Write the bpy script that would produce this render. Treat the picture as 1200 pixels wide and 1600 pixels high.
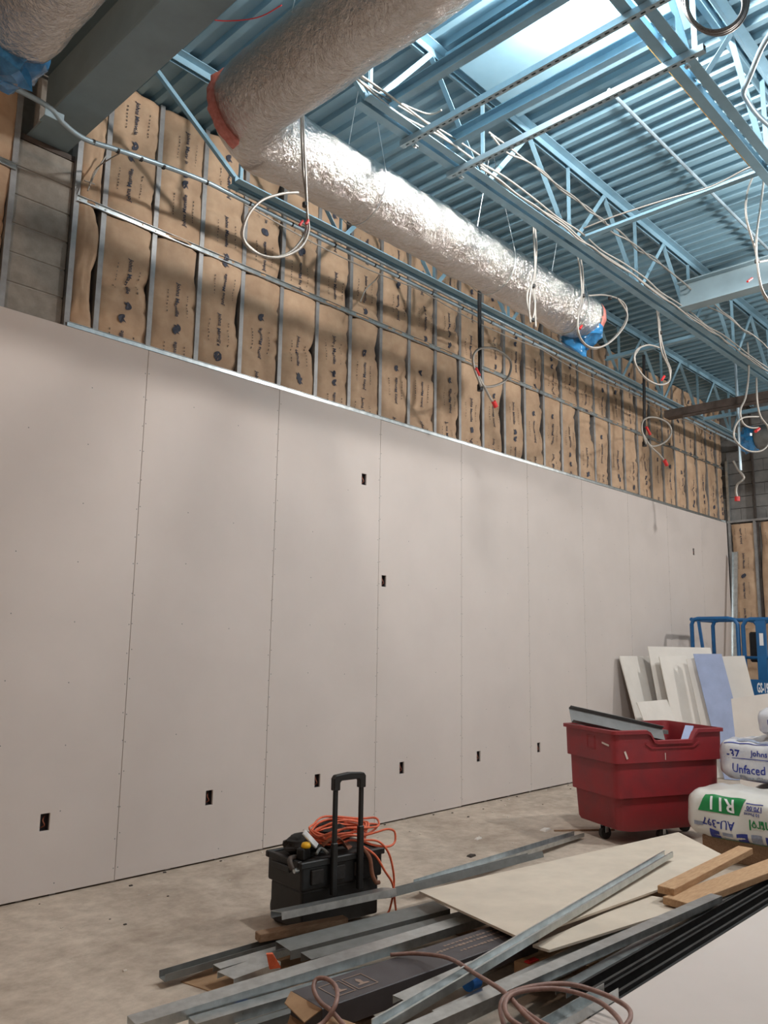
import bpy, math, random
from mathutils import Vector, Matrix, noise
random.seed(7)
scene = bpy.context.scene
for o in list(bpy.data.objects): bpy.data.objects.remove(o)
col = scene.collection

# ------------------------------------------------------------------ camera
F_PX, YAW, PITCH, ROLL = 1256.07, 0.80361, 0.16137, 0.01535
CAM = Vector((0.0, -5.139, 1.579))
fw = Vector((math.sin(YAW)*math.cos(PITCH), math.cos(YAW)*math.cos(PITCH), math.sin(PITCH)))
r0 = Vector((math.cos(YAW), -math.sin(YAW), 0)); u0 = r0.cross(fw)
c_, s_ = math.cos(ROLL), math.sin(ROLL)
RT = c_*r0 + s_*u0; UP = -s_*r0 + c_*u0
cam = bpy.data.objects.new('camera', bpy.data.cameras.new('camera')); col.objects.link(cam)
cam.matrix_world = Matrix(((RT.x, UP.x, -fw.x, CAM.x), (RT.y, UP.y, -fw.y, CAM.y), (RT.z, UP.z, -fw.z, CAM.z), (0, 0, 0, 1)))
cam.data.sensor_fit = 'VERTICAL'; cam.data.sensor_height = 32.0
cam.data.lens = F_PX/1600*32.0
cam.data.clip_end = 200
scene.camera = cam

def P(x, y, X=None, Y=None, Z=None):
    """point of the place seen at photo pixel (x, y) on the plane X=, Y= or Z="""
    v = RT*((x-600)/F_PX) + UP*(-(y-800)/F_PX) + fw
    if X is not None: t = (X-CAM.x)/v.x
    elif Y is not None: t = (Y-CAM.y)/v.y
    else: t = (Z-CAM.z)/v.z
    return CAM + v*t

# ------------------------------------------------------------------ world, exposure
w = bpy.data.worlds.new('world'); scene.world = w; w.use_nodes = True
w.node_tree.nodes['Background'].inputs[0].default_value = (0.55, 0.6, 0.65, 1)
w.node_tree.nodes['Background'].inputs[1].default_value = 0.015
vs = scene.view_settings
vs.view_transform = 'Standard'; vs.look = 'None'; vs.gamma = 1; vs.use_curve_mapping = False
vs.exposure = 0.02
LAMP_COL = (1.0, 0.94, 0.885)
LAMP_W = 150.0

# room measures (metres): back wall face y=0, room on the -y side
X0, X1 = -4.0, 13.67
YF = -9.5
ZD = 5.64          # underside of the deck ribs
ZB = 4.90          # underside of joist bottom chords
HD = 3.66          # drywall height

# ------------------------------------------------------------------ materials
def new_mat(name):
    m = bpy.data.materials.new(name); m.use_nodes = True
    return m, m.node_tree, m.node_tree.nodes['Principled BSDF']
def mat(name, c, rough=0.6, metal=0.0, var=0.0, scale=8.0, bump=0.0, bscale=60.0, c2=None, stretch=None, spec=0.5, alpha=1.0, trans=0.0, coat=0.0, detail=6.0, rvar=0.0):
    m, nt, b = new_mat(name)
    b.inputs['Base Color'].default_value = (*c, 1)
    b.inputs['Roughness'].default_value = rough
    b.inputs['Metallic'].default_value = metal
    b.inputs['Specular IOR Level'].default_value = spec
    b.inputs['Alpha'].default_value = alpha
    b.inputs['Transmission Weight'].default_value = trans
    b.inputs['Coat Weight'].default_value = coat
    tc = nt.nodes.new('ShaderNodeTexCoord'); mp = nt.nodes.new('ShaderNodeMapping')
    gp = nt.nodes.new('ShaderNodeNewGeometry')
    nt.links.new(gp.outputs['Position'], mp.inputs['Vector'])
    if stretch: mp.inputs['Scale'].default_value = stretch
    if var or c2:
        n = nt.nodes.new('ShaderNodeTexNoise'); n.inputs['Scale'].default_value = scale; n.inputs['Detail'].default_value = detail
        n.inputs['Roughness'].default_value = 0.6
        nt.links.new(mp.outputs[0], n.inputs['Vector'])
        r = nt.nodes.new('ShaderNodeValToRGB')
        a = c2 if c2 else tuple(x*(1-var) for x in c)
        bb = c if c2 else tuple(min(1, x*(1+var)) for x in c)
        r.color_ramp.elements[0].position = 0.33; r.color_ramp.elements[1].position = 0.67
        r.color_ramp.elements[0].color = (*a, 1); r.color_ramp.elements[1].color = (*bb, 1)
        nt.links.new(n.outputs['Fac'], r.inputs[0]); nt.links.new(r.outputs[0], b.inputs['Base Color'])
        if rvar:
            mr = nt.nodes.new('ShaderNodeMapRange'); mr.inputs[3].default_value = rough-rvar; mr.inputs[4].default_value = rough+rvar
            nt.links.new(n.outputs['Fac'], mr.inputs[0]); nt.links.new(mr.outputs[0], b.inputs['Roughness'])
    if bump:
        n2 = nt.nodes.new('ShaderNodeTexNoise'); n2.inputs['Scale'].default_value = bscale; n2.inputs['Detail'].default_value = 8
        nt.links.new(mp.outputs[0], n2.inputs['Vector'])
        bp = nt.nodes.new('ShaderNodeBump'); bp.inputs['Strength'].default_value = min(1, bump*10); bp.inputs['Distance'].default_value = bump*0.1
        nt.links.new(n2.outputs['Fac'], bp.inputs['Height']); nt.links.new(bp.outputs[0], b.inputs['Normal'])
    return m
def emis(name, c, s):
    m, nt, b = new_mat(name)
    b.inputs['Base Color'].default_value = (*c, 1)
    b.inputs['Emission Color'].default_value = (*c, 1); b.inputs['Emission Strength'].default_value = s
    return m

M = {}
M['drywall'] = mat('drywall paper', (0.60, 0.545, 0.515), 0.9, var=0.035, scale=1.3, bump=0.003, bscale=90, spec=0.2)
M['gypsum'] = mat('gypsum core edge', (0.66, 0.64, 0.60), 0.95, var=0.06, scale=30, spec=0.2)
M['board'] = mat('white board face', (0.74, 0.70, 0.65), 0.85, var=0.05, scale=3, spec=0.2)
M['cream'] = mat('cream panel', (0.60, 0.525, 0.435), 0.8, var=0.08, scale=4, bump=0.004, spec=0.3)
M['bluebd'] = mat('lavender moisture board', (0.34, 0.40, 0.58), 0.85, var=0.08, scale=5, spec=0.2)
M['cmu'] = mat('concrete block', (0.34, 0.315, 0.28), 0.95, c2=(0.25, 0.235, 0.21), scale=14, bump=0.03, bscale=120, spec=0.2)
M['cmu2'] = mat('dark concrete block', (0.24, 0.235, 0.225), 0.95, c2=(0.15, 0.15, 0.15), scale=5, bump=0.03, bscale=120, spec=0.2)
M['mortar'] = mat('mortar', (0.36, 0.34, 0.31), 0.98, var=0.1, scale=20, spec=0.1)
M['kraft'] = mat('kraft paper', (0.56, 0.395, 0.265), 0.7, c2=(0.43, 0.29, 0.19), scale=5, bump=0.02, bscale=25, spec=0.25)
M['ink'] = mat('blue black print', (0.05, 0.055, 0.08), 0.7, var=0.25, scale=60)
M['ink2'] = mat('grey print', (0.14, 0.11, 0.09), 0.8, var=0.3, scale=60)
M['galv'] = mat('galvanised steel', (0.62, 0.66, 0.67), 0.32, 0.9, c2=(0.44, 0.48, 0.49), scale=18, rvar=0.1, bump=0.004, bscale=40)
M['galvstud'] = mat('galvanised stud', (0.36, 0.36, 0.36), 0.5, 0.5, c2=(0.26, 0.26, 0.26), scale=10)
M['galvdark'] = mat('dull steel', (0.24, 0.25, 0.245), 0.55, 0.45, c2=(0.17, 0.175, 0.17), scale=9)
M['dullgrey'] = mat('dull grey track', (0.17, 0.175, 0.175), 0.7, 0.1, var=0.1, scale=9)
M['blackst'] = mat('black steel stud', (0.028, 0.027, 0.027), 0.5, 0.2, var=0.4, scale=12)
M['deck'] = mat('blue grey painted deck', (0.23, 0.38, 0.47), 0.42, 0.15, c2=(0.19, 0.33, 0.41), scale=2.5)
M['joist'] = mat('blue joist paint', (0.27, 0.45, 0.56), 0.42, 0.05, c2=(0.21, 0.37, 0.47), scale=6)
M['beam'] = mat('grey blue beam paint', (0.25, 0.34, 0.38), 0.5, 0.05, var=0.08, scale=4)
M['rust'] = mat('rusty brown steel', (0.085, 0.065, 0.055), 0.7, 0.1, var=0.3, scale=9)
M['strut'] = mat('pale strut channel', (0.34, 0.45, 0.51), 0.4, 0.3, var=0.08, scale=12)
M['conduit'] = mat('pale blue conduit', (0.38, 0.49, 0.56), 0.4, 0.4, var=0.08, scale=12)
M['cable'] = mat('metal clad cable', (0.40, 0.375, 0.34), 0.5, 0.4, var=0.2, scale=160, stretch=(1, 1, 1))
M['flexdk'] = mat('dark flexible conduit', (0.13, 0.11, 0.10), 0.45, 0.5, var=0.3, scale=140)
M['pipe'] = mat('black iron pipe', (0.03, 0.03, 0.032), 0.5, 0.4, var=0.3, scale=20)
M['redplug'] = mat('red plastic plug', (0.62, 0.03, 0.03), 0.5, var=0.1)
M['tape'] = mat('black tie', (0.02, 0.02, 0.02), 0.6, var=0.1)
M['pink'] = mat('pink fibreglass', (0.72, 0.30, 0.26), 1.0, c2=(0.60, 0.2, 0.17), scale=40, bump=0.06, bscale=70, spec=0.1)
M['bluefilm'] = mat('blue plastic film', (0.03, 0.19, 0.42), 0.18, var=0.3, scale=14, bump=0.05, bscale=22, coat=0.5)
M['concrete'] = None
M['redcart'] = mat('red plastic', (0.27, 0.018, 0.024), 0.5, c2=(0.19, 0.020, 0.026), scale=5, bump=0.004, bscale=30, rvar=0.1)
M['scuff'] = mat('pale scuff', (0.6, 0.5, 0.45), 0.8, var=0.2)
M['rubber'] = mat('black rubber', (0.02, 0.02, 0.02), 0.7, var=0.2)
M['black'] = mat('black plastic', (0.007, 0.007, 0.0075), 0.5, var=0.4, scale=20)
M['dkfab'] = mat('dark grey cloth', (0.02, 0.017, 0.016), 0.9, var=0.3, scale=30)
M['leather'] = mat('tan leather', (0.30, 0.13, 0.08), 0.6, var=0.25, scale=20)
M['orange'] = mat('orange cord jacket', (0.72, 0.14, 0.06), 0.5, var=0.15, scale=40)
M['browncable'] = mat('brown cable jacket', (0.26, 0.15, 0.125), 0.5, var=0.2, scale=40)
M['yellow'] = mat('yellow plastic', (0.85, 0.45, 0.01), 0.5, var=0.1)
M['whitepl'] = mat('white plastic', (0.85, 0.86, 0.88), 0.4, var=0.03)
M['wood'] = mat('pine lumber', (0.52, 0.33, 0.185), 0.75, c2=(0.38, 0.22, 0.11), scale=7, stretch=(2, 14, 14), bump=0.01, bscale=40)
M['wood2'] = mat('brown lumber', (0.36, 0.235, 0.15), 0.8, c2=(0.25, 0.15, 0.09), scale=7, stretch=(2, 14, 14))
M['cardb'] = mat('brown cardboard', (0.40, 0.25, 0.14), 0.85, c2=(0.30, 0.18, 0.10), scale=9)
M['cartonblk'] = mat('dark grey printed carton', (0.062, 0.056, 0.062), 0.5, var=0.2, scale=6)
M['cartonink'] = mat('brown carton print', (0.30, 0.215, 0.17), 0.7, var=0.1)
M['bag'] = mat('white plastic wrap', (0.70, 0.69, 0.65), 0.3, c2=(0.62, 0.61, 0.57), scale=6, bump=0.05, bscale=16, coat=0.3)
M['bag2'] = mat('clear wrap on glass wool', (0.64, 0.64, 0.64), 0.25, c2=(0.47, 0.49, 0.56), scale=9, bump=0.06, bscale=14, coat=0.4)
M['bagblue'] = mat('blue bag print', (0.02, 0.035, 0.25), 0.4, var=0.1)
M['baggreen'] = mat('green bag print', (0.01, 0.22, 0.06), 0.4, var=0.08)
M['baggrey'] = mat('grey bag print', (0.25, 0.28, 0.36), 0.5, var=0.2, scale=40)
M['liftblue'] = mat('lift blue paint', (0.012, 0.115, 0.30), 0.4, var=0.12, scale=7)
M['tapeblue'] = mat('blue masking tape', (0.01, 0.14, 0.50), 0.6, var=0.1)
M['rope'] = mat('amber cord', (0.72, 0.36, 0.08), 0.7, var=0.2, scale=60)
M['debris'] = mat('plaster crumb', (0.62, 0.56, 0.50), 0.9, var=0.2, scale=30)
M['darkdeb'] = mat('dark crumb', (0.05, 0.04, 0.035), 0.9, var=0.2, scale=30)
M['hole'] = mat('outlet box dark', (0.045, 0.04, 0.045), 0.6, var=0.2)
M['copper'] = mat('wire insulation dull red', (0.30, 0.09, 0.05), 0.5, var=0.2)
M['reflector'] = mat('white lamp housing', (0.7, 0.72, 0.74), 0.4, var=0.03)
M['bulb'] = emis('lit led lens', (0.93, 0.97, 1.0), 160.0)

def foil_mat():
    m, nt, b = new_mat('crinkled foil facing')
    b.inputs['Metallic'].default_value = 1.0; b.inputs['Roughness'].default_value = 0.15
    b.inputs['Base Color'].default_value = (0.70, 0.67, 0.645, 1)
    g = nt.nodes.new('ShaderNodeNewGeometry')
    v = nt.nodes.new('ShaderNodeTexVoronoi'); v.inputs['Scale'].default_value = 30; v.feature = 'F1'
    n = nt.nodes.new('ShaderNodeTexNoise'); n.inputs['Scale'].default_value = 16; n.inputs['Detail'].default_value = 9; n.inputs['Distortion'].default_value = 1.2
    n.inputs['Roughness'].default_value = 0.65
    n3 = nt.nodes.new('ShaderNodeTexNoise'); n3.inputs['Scale'].default_value = 45; n3.inputs['Detail'].default_value = 4; n3.inputs['Distortion'].default_value = 2.0
    a = nt.nodes.new('ShaderNodeMath'); a.operation = 'MULTIPLY_ADD'; a.inputs[1].default_value = 0.35
    a2 = nt.nodes.new('ShaderNodeMath'); a2.operation = 'MULTIPLY_ADD'; a2.inputs[1].default_value = 0.5
    for q in (v, n, n3): nt.links.new(g.outputs['Position'], q.inputs['Vector'])
    nt.links.new(v.outputs['Distance'], a.inputs[0]); nt.links.new(n.outputs['Fac'], a.inputs[2])
    nt.links.new(n3.outputs['Fac'], a2.inputs[0]); nt.links.new(a.outputs[0], a2.inputs[2])
    bp = nt.nodes.new('ShaderNodeBump'); bp.inputs['Strength'].default_value = 0.7; bp.inputs['Distance'].default_value = 0.022
    nt.links.new(a2.outputs[0], bp.inputs['Height']); nt.links.new(bp.outputs[0], b.inputs['Normal'])
    return m
M['foil'] = foil_mat()

def floor_mat():
    m, nt, b = new_mat('dusty concrete slab')
    g = nt.nodes.new('ShaderNodeNewGeometry')
    def nz(s, d, rough=0.6, dist=0):
        n = nt.nodes.new('ShaderNodeTexNoise'); n.inputs['Scale'].default_value = s; n.inputs['Detail'].default_value = d
        n.inputs['Roughness'].default_value = rough; n.inputs['Distortion'].default_value = dist
        nt.links.new(g.outputs['Position'], n.inputs['Vector']); return n
    n1 = nz(1.3, 8, 0.65, 0.6); n2 = nz(9, 8, 0.7)
    r = nt.nodes.new('ShaderNodeValToRGB')
    r.color_ramp.elements[0].position = 0.3; r.color_ramp.elements[0].color = (0.37, 0.30, 0.24, 1)
    r.color_ramp.elements[1].position = 0.7; r.color_ramp.elements[1].color = (0.60, 0.515, 0.43, 1)
    nt.links.new(n1.outputs['Fac'], r.inputs[0])
    r2 = nt.nodes.new('ShaderNodeValToRGB')
    r2.color_ramp.elements[0].position = 0.35; r2.color_ramp.elements[0].color = (0.72, 0.70, 0.68, 1)
    r2.color_ramp.elements[1].position = 0.62; r2.color_ramp.elements[1].color = (1.08, 1.08, 1.08, 1)
    nt.links.new(n2.outputs['Fac'], r2.inputs[0])
    mx = nt.nodes.new('ShaderNodeMix'); mx.data_type = 'RGBA'; mx.blend_type = 'MULTIPLY'; mx.inputs[0].default_value = 0.8
    nt.links.new(r.outputs[0], mx.inputs[6]); nt.links.new(r2.outputs[0], mx.inputs[7])
    nt.links.new(mx.outputs[2], b.inputs['Base Color'])
    b.inputs['Roughness'].default_value = 0.75
    bp = nt.nodes.new('ShaderNodeBump'); bp.inputs['Strength'].default_value = 0.25; bp.inputs['Distance'].default_value = 0.01
    nt.links.new(n2.outputs['Fac'], bp.inputs['Height']); nt.links.new(bp.outputs[0], b.inputs['Normal'])
    return m
M['concrete'] = floor_mat()

# ------------------------------------------------------------------ mesh helpers
ORG = {}      # world origin of every object made here
def V(*a): return Vector(a)
def thing(name, label, cat, loc, group=None, kind=None):
    o = bpy.data.objects.new(name, None); col.objects.link(o); o.empty_display_size = 0.1
    o.location = loc; ORG[o] = Vector(loc)
    if label: o['label'] = label
    if cat: o['category'] = cat
    if group: o['group'] = group
    if kind: o['kind'] = kind
    return o
def link(name, me, loc, parent=None):
    o = bpy.data.objects.new(name, me); col.objects.link(o); ORG[o] = Vector(loc)
    if parent is not None:
        o.parent = parent; o.location = Vector(loc)-ORG[parent]
    else: o.location = loc
    return o
def tag(o, label=None, cat=None, group=None, kind=None):
    if label: o['label'] = label
    if cat: o['category'] = cat
    if group: o['group'] = group
    if kind: o['kind'] = kind
    return o

class MB:
    def __init__(s): s.v = []; s.f = []
    def add(s, vs, fs):
        k = len(s.v); s.v += [Vector(q) for q in vs]; s.f += [tuple(i+k for i in f) for f in fs]; return s
    def box(s, a, b):
        x0, y0, z0 = a; x1, y1, z1 = b
        return s.add([(x0,y0,z0),(x1,y0,z0),(x1,y1,z0),(x0,y1,z0),(x0,y0,z1),(x1,y0,z1),(x1,y1,z1),(x0,y1,z1)],
                     [(3,2,1,0),(4,5,6,7),(0,1,5,4),(1,2,6,5),(2,3,7,6),(3,0,4,7)])
    def hexa(s, bot, top):
        n = len(bot)
        return s.add(list(bot)+list(top), [tuple(reversed(range(n))), tuple(range(n, 2*n))] + [(i, (i+1) % n, n+(i+1) % n, n+i) for i in range(n)])
    def sweep(s, prof, p0, p1, up=(0,0,1)):
        p0 = Vector(p0); p1 = Vector(p1); d = (p1-p0).normalized(); up = Vector(up)
        side = d.cross(up).normalized(); u = side.cross(d).normalized()
        a = [p0+side*q[0]+u*q[1] for q in prof]; b = [p1+side*q[0]+u*q[1] for q in prof]
        return s.hexa(a, b)
    def bar(s, p0, p1, w, h, up=(0,0,1)):
        return s.sweep([(-w/2,-h/2),(w/2,-h/2),(w/2,h/2),(-w/2,h/2)], p0, p1, up)
    def tube(s, pts, r, n=8, cap=True, closed=False, rad=None):
        pts = [Vector(q) for q in pts]; m = len(pts)
        T = []
        for i in range(m):
            if closed: t = pts[(i+1) % m]-pts[i-1]
            else: t = pts[min(i+1, m-1)]-pts[max(i-1, 0)]
            T.append(t.normalized() if t.length > 1e-9 else Vector((0,0,1)))
        nrm = T[0].orthogonal().normalized(); vs = []
        for i in range(m):
            nrm = (nrm - T[i]*nrm.dot(T[i]))
            nrm = nrm.normalized() if nrm.length > 1e-6 else T[i].orthogonal().normalized()
            bn = T[i].cross(nrm); rr = rad[i] if rad else r
            for k in range(n):
                a = 2*math.pi*k/n; vs.append(pts[i]+nrm*(rr*math.cos(a))+bn*(rr*math.sin(a)))
        fs = []
        for i in range(m if closed else m-1):
            j = (i+1) % m
            for k in range(n):
                fs.append((i*n+k, i*n+(k+1) % n, j*n+(k+1) % n, j*n+k))
        if cap and not closed:
            fs.append(tuple(reversed(range(n)))); fs.append(tuple((m-1)*n+k for k in range(n)))
        return s.add(vs, fs)
    def cyl(s, p0, p1, r, n=12): return s.tube([p0, p1], r, n)
    def lathe(s, c, prof, n=20, axis='z'):
        vs = []; fs = []
        for (r, h) in prof:
            for k in range(n):
                a = 2*math.pi*k/n
                vs.append(Vector(c)+Vector((r*math.cos(a), r*math.sin(a), h)))
        for i in range(len(prof)-1):
            for k in range(n): fs.append((i*n+k, i*n+(k+1) % n, (i+1)*n+(k+1) % n, (i+1)*n+k))
        fs.append(tuple(reversed(range(n)))); fs.append(tuple((len(prof)-1)*n+k for k in range(n)))
        return s.add(vs, fs)
    def rot(s, ang, c, axis='Z'):
        m = Matrix.Rotation(ang, 3, axis); c = Vector(c)
        s.v = [m @ (q-c) + c for q in s.v]; return s
    def xf(s, fn): s.v = [Vector(fn(q)) for q in s.v]; return s
    def build(s, name, m, parent=None, smooth=False, bevel=0.0, seg=1, origin=None, auto=None):
        lo = Vector([min(q[i] for q in s.v) for i in range(3)]); hi = Vector([max(q[i] for q in s.v) for i in range(3)])
        o0 = Vector(origin) if origin is not None else Vector(((lo.x+hi.x)/2, (lo.y+hi.y)/2, lo.z))
        me = bpy.data.meshes.new(name); me.from_pydata([q-o0 for q in s.v], [], s.f); me.update()
        me.materials.append(M[m] if isinstance(m, str) else m)
        if smooth:
            for p in me.polygons: p.use_smooth = True
            if auto is not None: me.set_sharp_from_angle(angle=math.radians(auto))
        o = link(name, me, o0, parent)
        if bevel:
            bm = o.modifiers.new('bevel', 'BEVEL'); bm.width = bevel; bm.segments = seg; bm.limit_method = 'ANGLE'; bm.angle_limit = math.radians(40)
        return o

def spline(pts, n=8, closed=False):
    pts = [Vector(q) for q in pts]; out = []; m = len(pts)
    rng = range(m) if closed else range(m-1)
    for i in rng:
        if closed: a, b, c, d = pts[i-1], pts[i], pts[(i+1) % m], pts[(i+2) % m]
        else: a, b, c, d = pts[max(i-1,0)], pts[i], pts[i+1], pts[min(i+2,m-1)]
        for k in range(n):
            t = k/n
            out.append(0.5*((2*b)+(c-a)*t+(2*a-5*b+4*c-d)*t*t+(3*b-a-3*c+d)*t*t*t))
    if not closed: out.append(pts[-1])
    return out
def chan(w, h, t=0.0018, lip=0.0, up=True):
    """U/C profile: web w wide, flanges h high; open towards +u (up) or -u"""
    p = [(-w/2,0),(w/2,0),(w/2,h)]
    if lip: p += [(w/2-lip,h),(w/2-lip,h-t)]
    p += [(w/2-t,h-t if lip else h),(w/2-t,t),(-w/2+t,t),(-w/2+t,h-t if lip else h)]
    if lip: p += [(-w/2+lip,h-t),(-w/2+lip,h)]
    p += [(-w/2,h)]
    if not up: p = [(-a, h-b) for a, b in p]
    return p
def angle_prof(a, b, t=0.006):
    return [(0,0),(a,0),(a,t),(t,t),(t,b),(0,b)]
def holed(us, vs_, holes):
    """cells of the rectangle us x vs_ minus rectangular holes -> list of (u0,u1,v0,v1)"""
    U = sorted(set([us[0], us[1]]+[h[0] for h in holes]+[h[1] for h in holes]))
    W = sorted(set([vs_[0], vs_[1]]+[h[2] for h in holes]+[h[3] for h in holes]))
    out = []
    for i in range(len(U)-1):
        for j in range(len(W)-1):
            cu, cv = (U[i]+U[i+1])/2, (W[j]+W[j+1])/2
            if any(h[0] < cu < h[1] and h[2] < cv < h[3] for h in holes): continue
            out.append((i, j))
    return U, W, out
def holed_plate(mb, us, vs_, holes, t, fn):
    """plate with real rectangular holes; fn(u, v, w) -> world point, w in [0,t]"""
    U, W, cells = holed(us, vs_, holes); cs = set(cells); nu, nv = len(U), len(W)
    vid = lambda i, j, k: (i*nv+j)*2+k
    vs = [fn(U[i], W[j], k*t) for i in range(nu) for j in range(nv) for k in (0, 1)]
    fs = []
    for (i, j) in cells:
        fs.append((vid(i,j,0), vid(i+1,j,0), vid(i+1,j+1,0), vid(i,j+1,0)))
        fs.append((vid(i,j,1), vid(i,j+1,1), vid(i+1,j+1,1), vid(i+1,j,1)))
        for (di, dj, a, b) in ((-1,0,(i,j),(i,j+1)), (1,0,(i+1,j+1),(i+1,j)), (0,-1,(i+1,j),(i,j)), (0,1,(i,j+1),(i+1,j+1))):
            if (i+di, j+dj) not in cs:
                fs.append((vid(*a,0), vid(*b,0), vid(*b,1), vid(*a,1)))
    used = sorted({q for f in fs for q in f}); mp = {q: k for k, q in enumerate(used)}
    return mb.add([vs[q] for q in used], [tuple(mp[q] for q in f) for f in fs])
_tc = {}
def text_geo(s, size, sub=0.0, bold=0.02):
    key = (s, size, sub)
    if key in _tc: return _tc[key]
    cu = bpy.data.curves.new('t', 'FONT'); cu.body = s; cu.size = size; cu.align_x = 'CENTER'; cu.align_y = 'CENTER'; cu.resolution_u = 2; cu.offset = bold*size
    ob = bpy.data.objects.new('t', cu); col.objects.link(ob)
    bpy.context.view_layer.update()
    me = ob.to_mesh(); vs = [v.co.copy() for v in me.vertices]; fs = [tuple(p.vertices) for p in me.polygons]
    if sub:
        import bmesh
        bm = bmesh.new(); bm.from_mesh(me); bmesh.ops.triangulate(bm, faces=bm.faces[:])
        for _ in range(4):
            es = [e for e in bm.edges if e.calc_length() > sub]
            if not es: break
            bmesh.ops.subdivide_edges(bm, edges=es, cuts=1); bmesh.ops.triangulate(bm, faces=[f for f in bm.faces if len(f.verts) > 3])
        bm.verts.index_update(); vs = [v.co.copy() for v in bm.verts]; fs = [tuple(v.index for v in f.verts) for f in bm.faces]; bm.free()
    ob.to_mesh_clear(); bpy.data.objects.remove(ob); bpy.data.curves.remove(cu)
    _tc[key] = (vs, fs); return vs, fs

# ================================================================== THE SETTING
tag(MB().box((X0-0.2, YF-0.2, -0.15), (X1+0.3, 0.35, 0)).build('floor', 'concrete'), 'dusty bare concrete slab floor', None, kind='structure')

# corrugated deck: trapezoid ribs running across the room (along y)
mb = MB(); per = 0.1524; x = X0-0.1; prof = []
while x < X1+0.25:
    prof += [(x, ZD), (x+0.048, ZD), (x+0.062, ZD+0.038), (x+per-0.014, ZD+0.038)]; x += per
nn = len(prof); ys = [0.32, -1.2, -2.8, -4.5, YF-0.1]
vs_ = [(px_, y_, pz_) for y_ in ys for (px_, pz_) in prof]
fs_ = [(j*nn+i, j*nn+i+1, (j+1)*nn+i+1, (j+1)*nn+i) for j in range(len(ys)-1) for i in range(nn-1)]
ceiling = mb.add(vs_, fs_).build('ceiling', 'deck'); tag(ceiling, 'blue grey corrugated steel roof deck', kind='structure')
ceiling.modifiers.new('thick', 'SOLIDIFY').thickness = 0.004
tag(MB().box((X0-0.2, YF-0.2, ZD+0.06), (X1+0.3, 0.35, ZD+0.2)).build('ceiling_insulation', 'cmu2', ceiling), None)

# back wall: block backing + metal framing + batts + drywall
wall_back = MB().box((X0, 0.20, 0), (X1+0.2, 0.34, ZD+0.06)).build('wall_back', 'cmu'); tag(wall_back, 'back wall with steel studs, brown faced batts and grey drywall', kind='structure')
DT = 0.0159
SEAM0 = 2.831; PW = 1.2192
outlets = [(2.335,0.446),(3.542,0.446),(4.591,0.453),(5.616,0.456),(6.767,0.457),(7.865,0.458),(5.061,3.053),(5.343,2.141),(12.266,3.048)]
for k in range(-5, 9):
    a = SEAM0+PW*k+0.0018; b = min(SEAM0+PW*(k+1)-0.0018, X1-0.02)
    if k == -5: a = X0+0.02
    hs = [(ox-0.03, ox+0.03, oz-0.052, oz+0.052) for ox, oz in outlets if a < ox < b]
    zb = 0.012+random.uniform(0, 0.006)
    mb = MB(); holed_plate(mb, (a, b), (zb, HD+random.uniform(-0.002, 0.002)), hs, DT, lambda u, v, q: (u, q, v))
    mb.f = [tuple(reversed(f)) for f in mb.f]
    mb.build('drywall_panel', 'drywall', wall_back, bevel=0.0012)
# screws: seams and field
mb = MB()
for k in range(-5, 9):
    for i, off in enumerate((0.012, 0.4064, 0.8128, 1.207)):
        xx = SEAM0+PW*k+off
        if xx > X1-0.05: continue
        z = 0.1+random.uniform(-.03, .03)
        while z < HD-0.03:
            if not (i in (1, 2) and random.random() < 0.25):
                r = 0.0045; zz = z+random.uniform(-.02, .02); x_ = xx+random.uniform(-.006, .006)
                mb.add([(x_+r*math.cos(a*math.pi/3), -0.0006, zz+r*math.sin(a*math.pi/3)) for a in range(6)], [tuple(reversed(range(6)))])
            z += 0.2 if i in (0, 3) else 0.4
tag(mb.build('drywall_screws', 'galvdark', wall_back), kind='stuff')
for ox, oz in outlets:
    ob = MB().box((ox-0.034, 0.05, oz-0.056), (ox+0.034, 0.075, oz+0.056)).box((ox-0.034, 0.017, oz-0.056), (ox-0.031, 0.05, oz+0.056)).box((ox+0.031, 0.017, oz-0.056), (ox+0.034, 0.05, oz+0.056)).box((ox-0.031, 0.017, oz+0.053), (ox+0.031, 0.05, oz+0.056)).box((ox-0.031, 0.017, oz-0.056), (ox+0.031, 0.05, oz-0.053)).build('outlet_box', 'hole', wall_back)
    pts = spline([(ox-0.012, 0.045, oz-0.04), (ox+0.004, 0.012, oz-0.02), (ox-0.008, 0.014, oz+0.01), (ox+0.012, 0.04, oz+0.03)], 4)
    MB().tube(pts, 0.004, 5).build('wire', 'copper', ob)

# framing: studs (c sections), top track of the drywall, strap
stud_x = [1.79, 2.22, 2.425] + [SEAM0+0.4064*k for k in range(0, 27)] + [1.384, 0.978, 0.571, 0.165, -0.24]
stud_x = sorted(x for x in stud_x if x < X1-0.02)
SF = DT+0.001
for sx in stud_x:
    mb = MB(); t = 0.002; wv = 0.038
    # front flange, web, rear flange
    mb.box((sx-wv/2, SF, 0.0), (sx+wv/2, SF+t, ZD)).box((sx-wv/2, SF+t, 0.0), (sx-wv/2+t, SF+0.09, ZD)).box((sx-wv/2+t, SF+0.088, 0.0), (sx+wv/2, SF+0.09, ZD))
    mb.build('stud', 'galvstud', wall_back)
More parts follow.
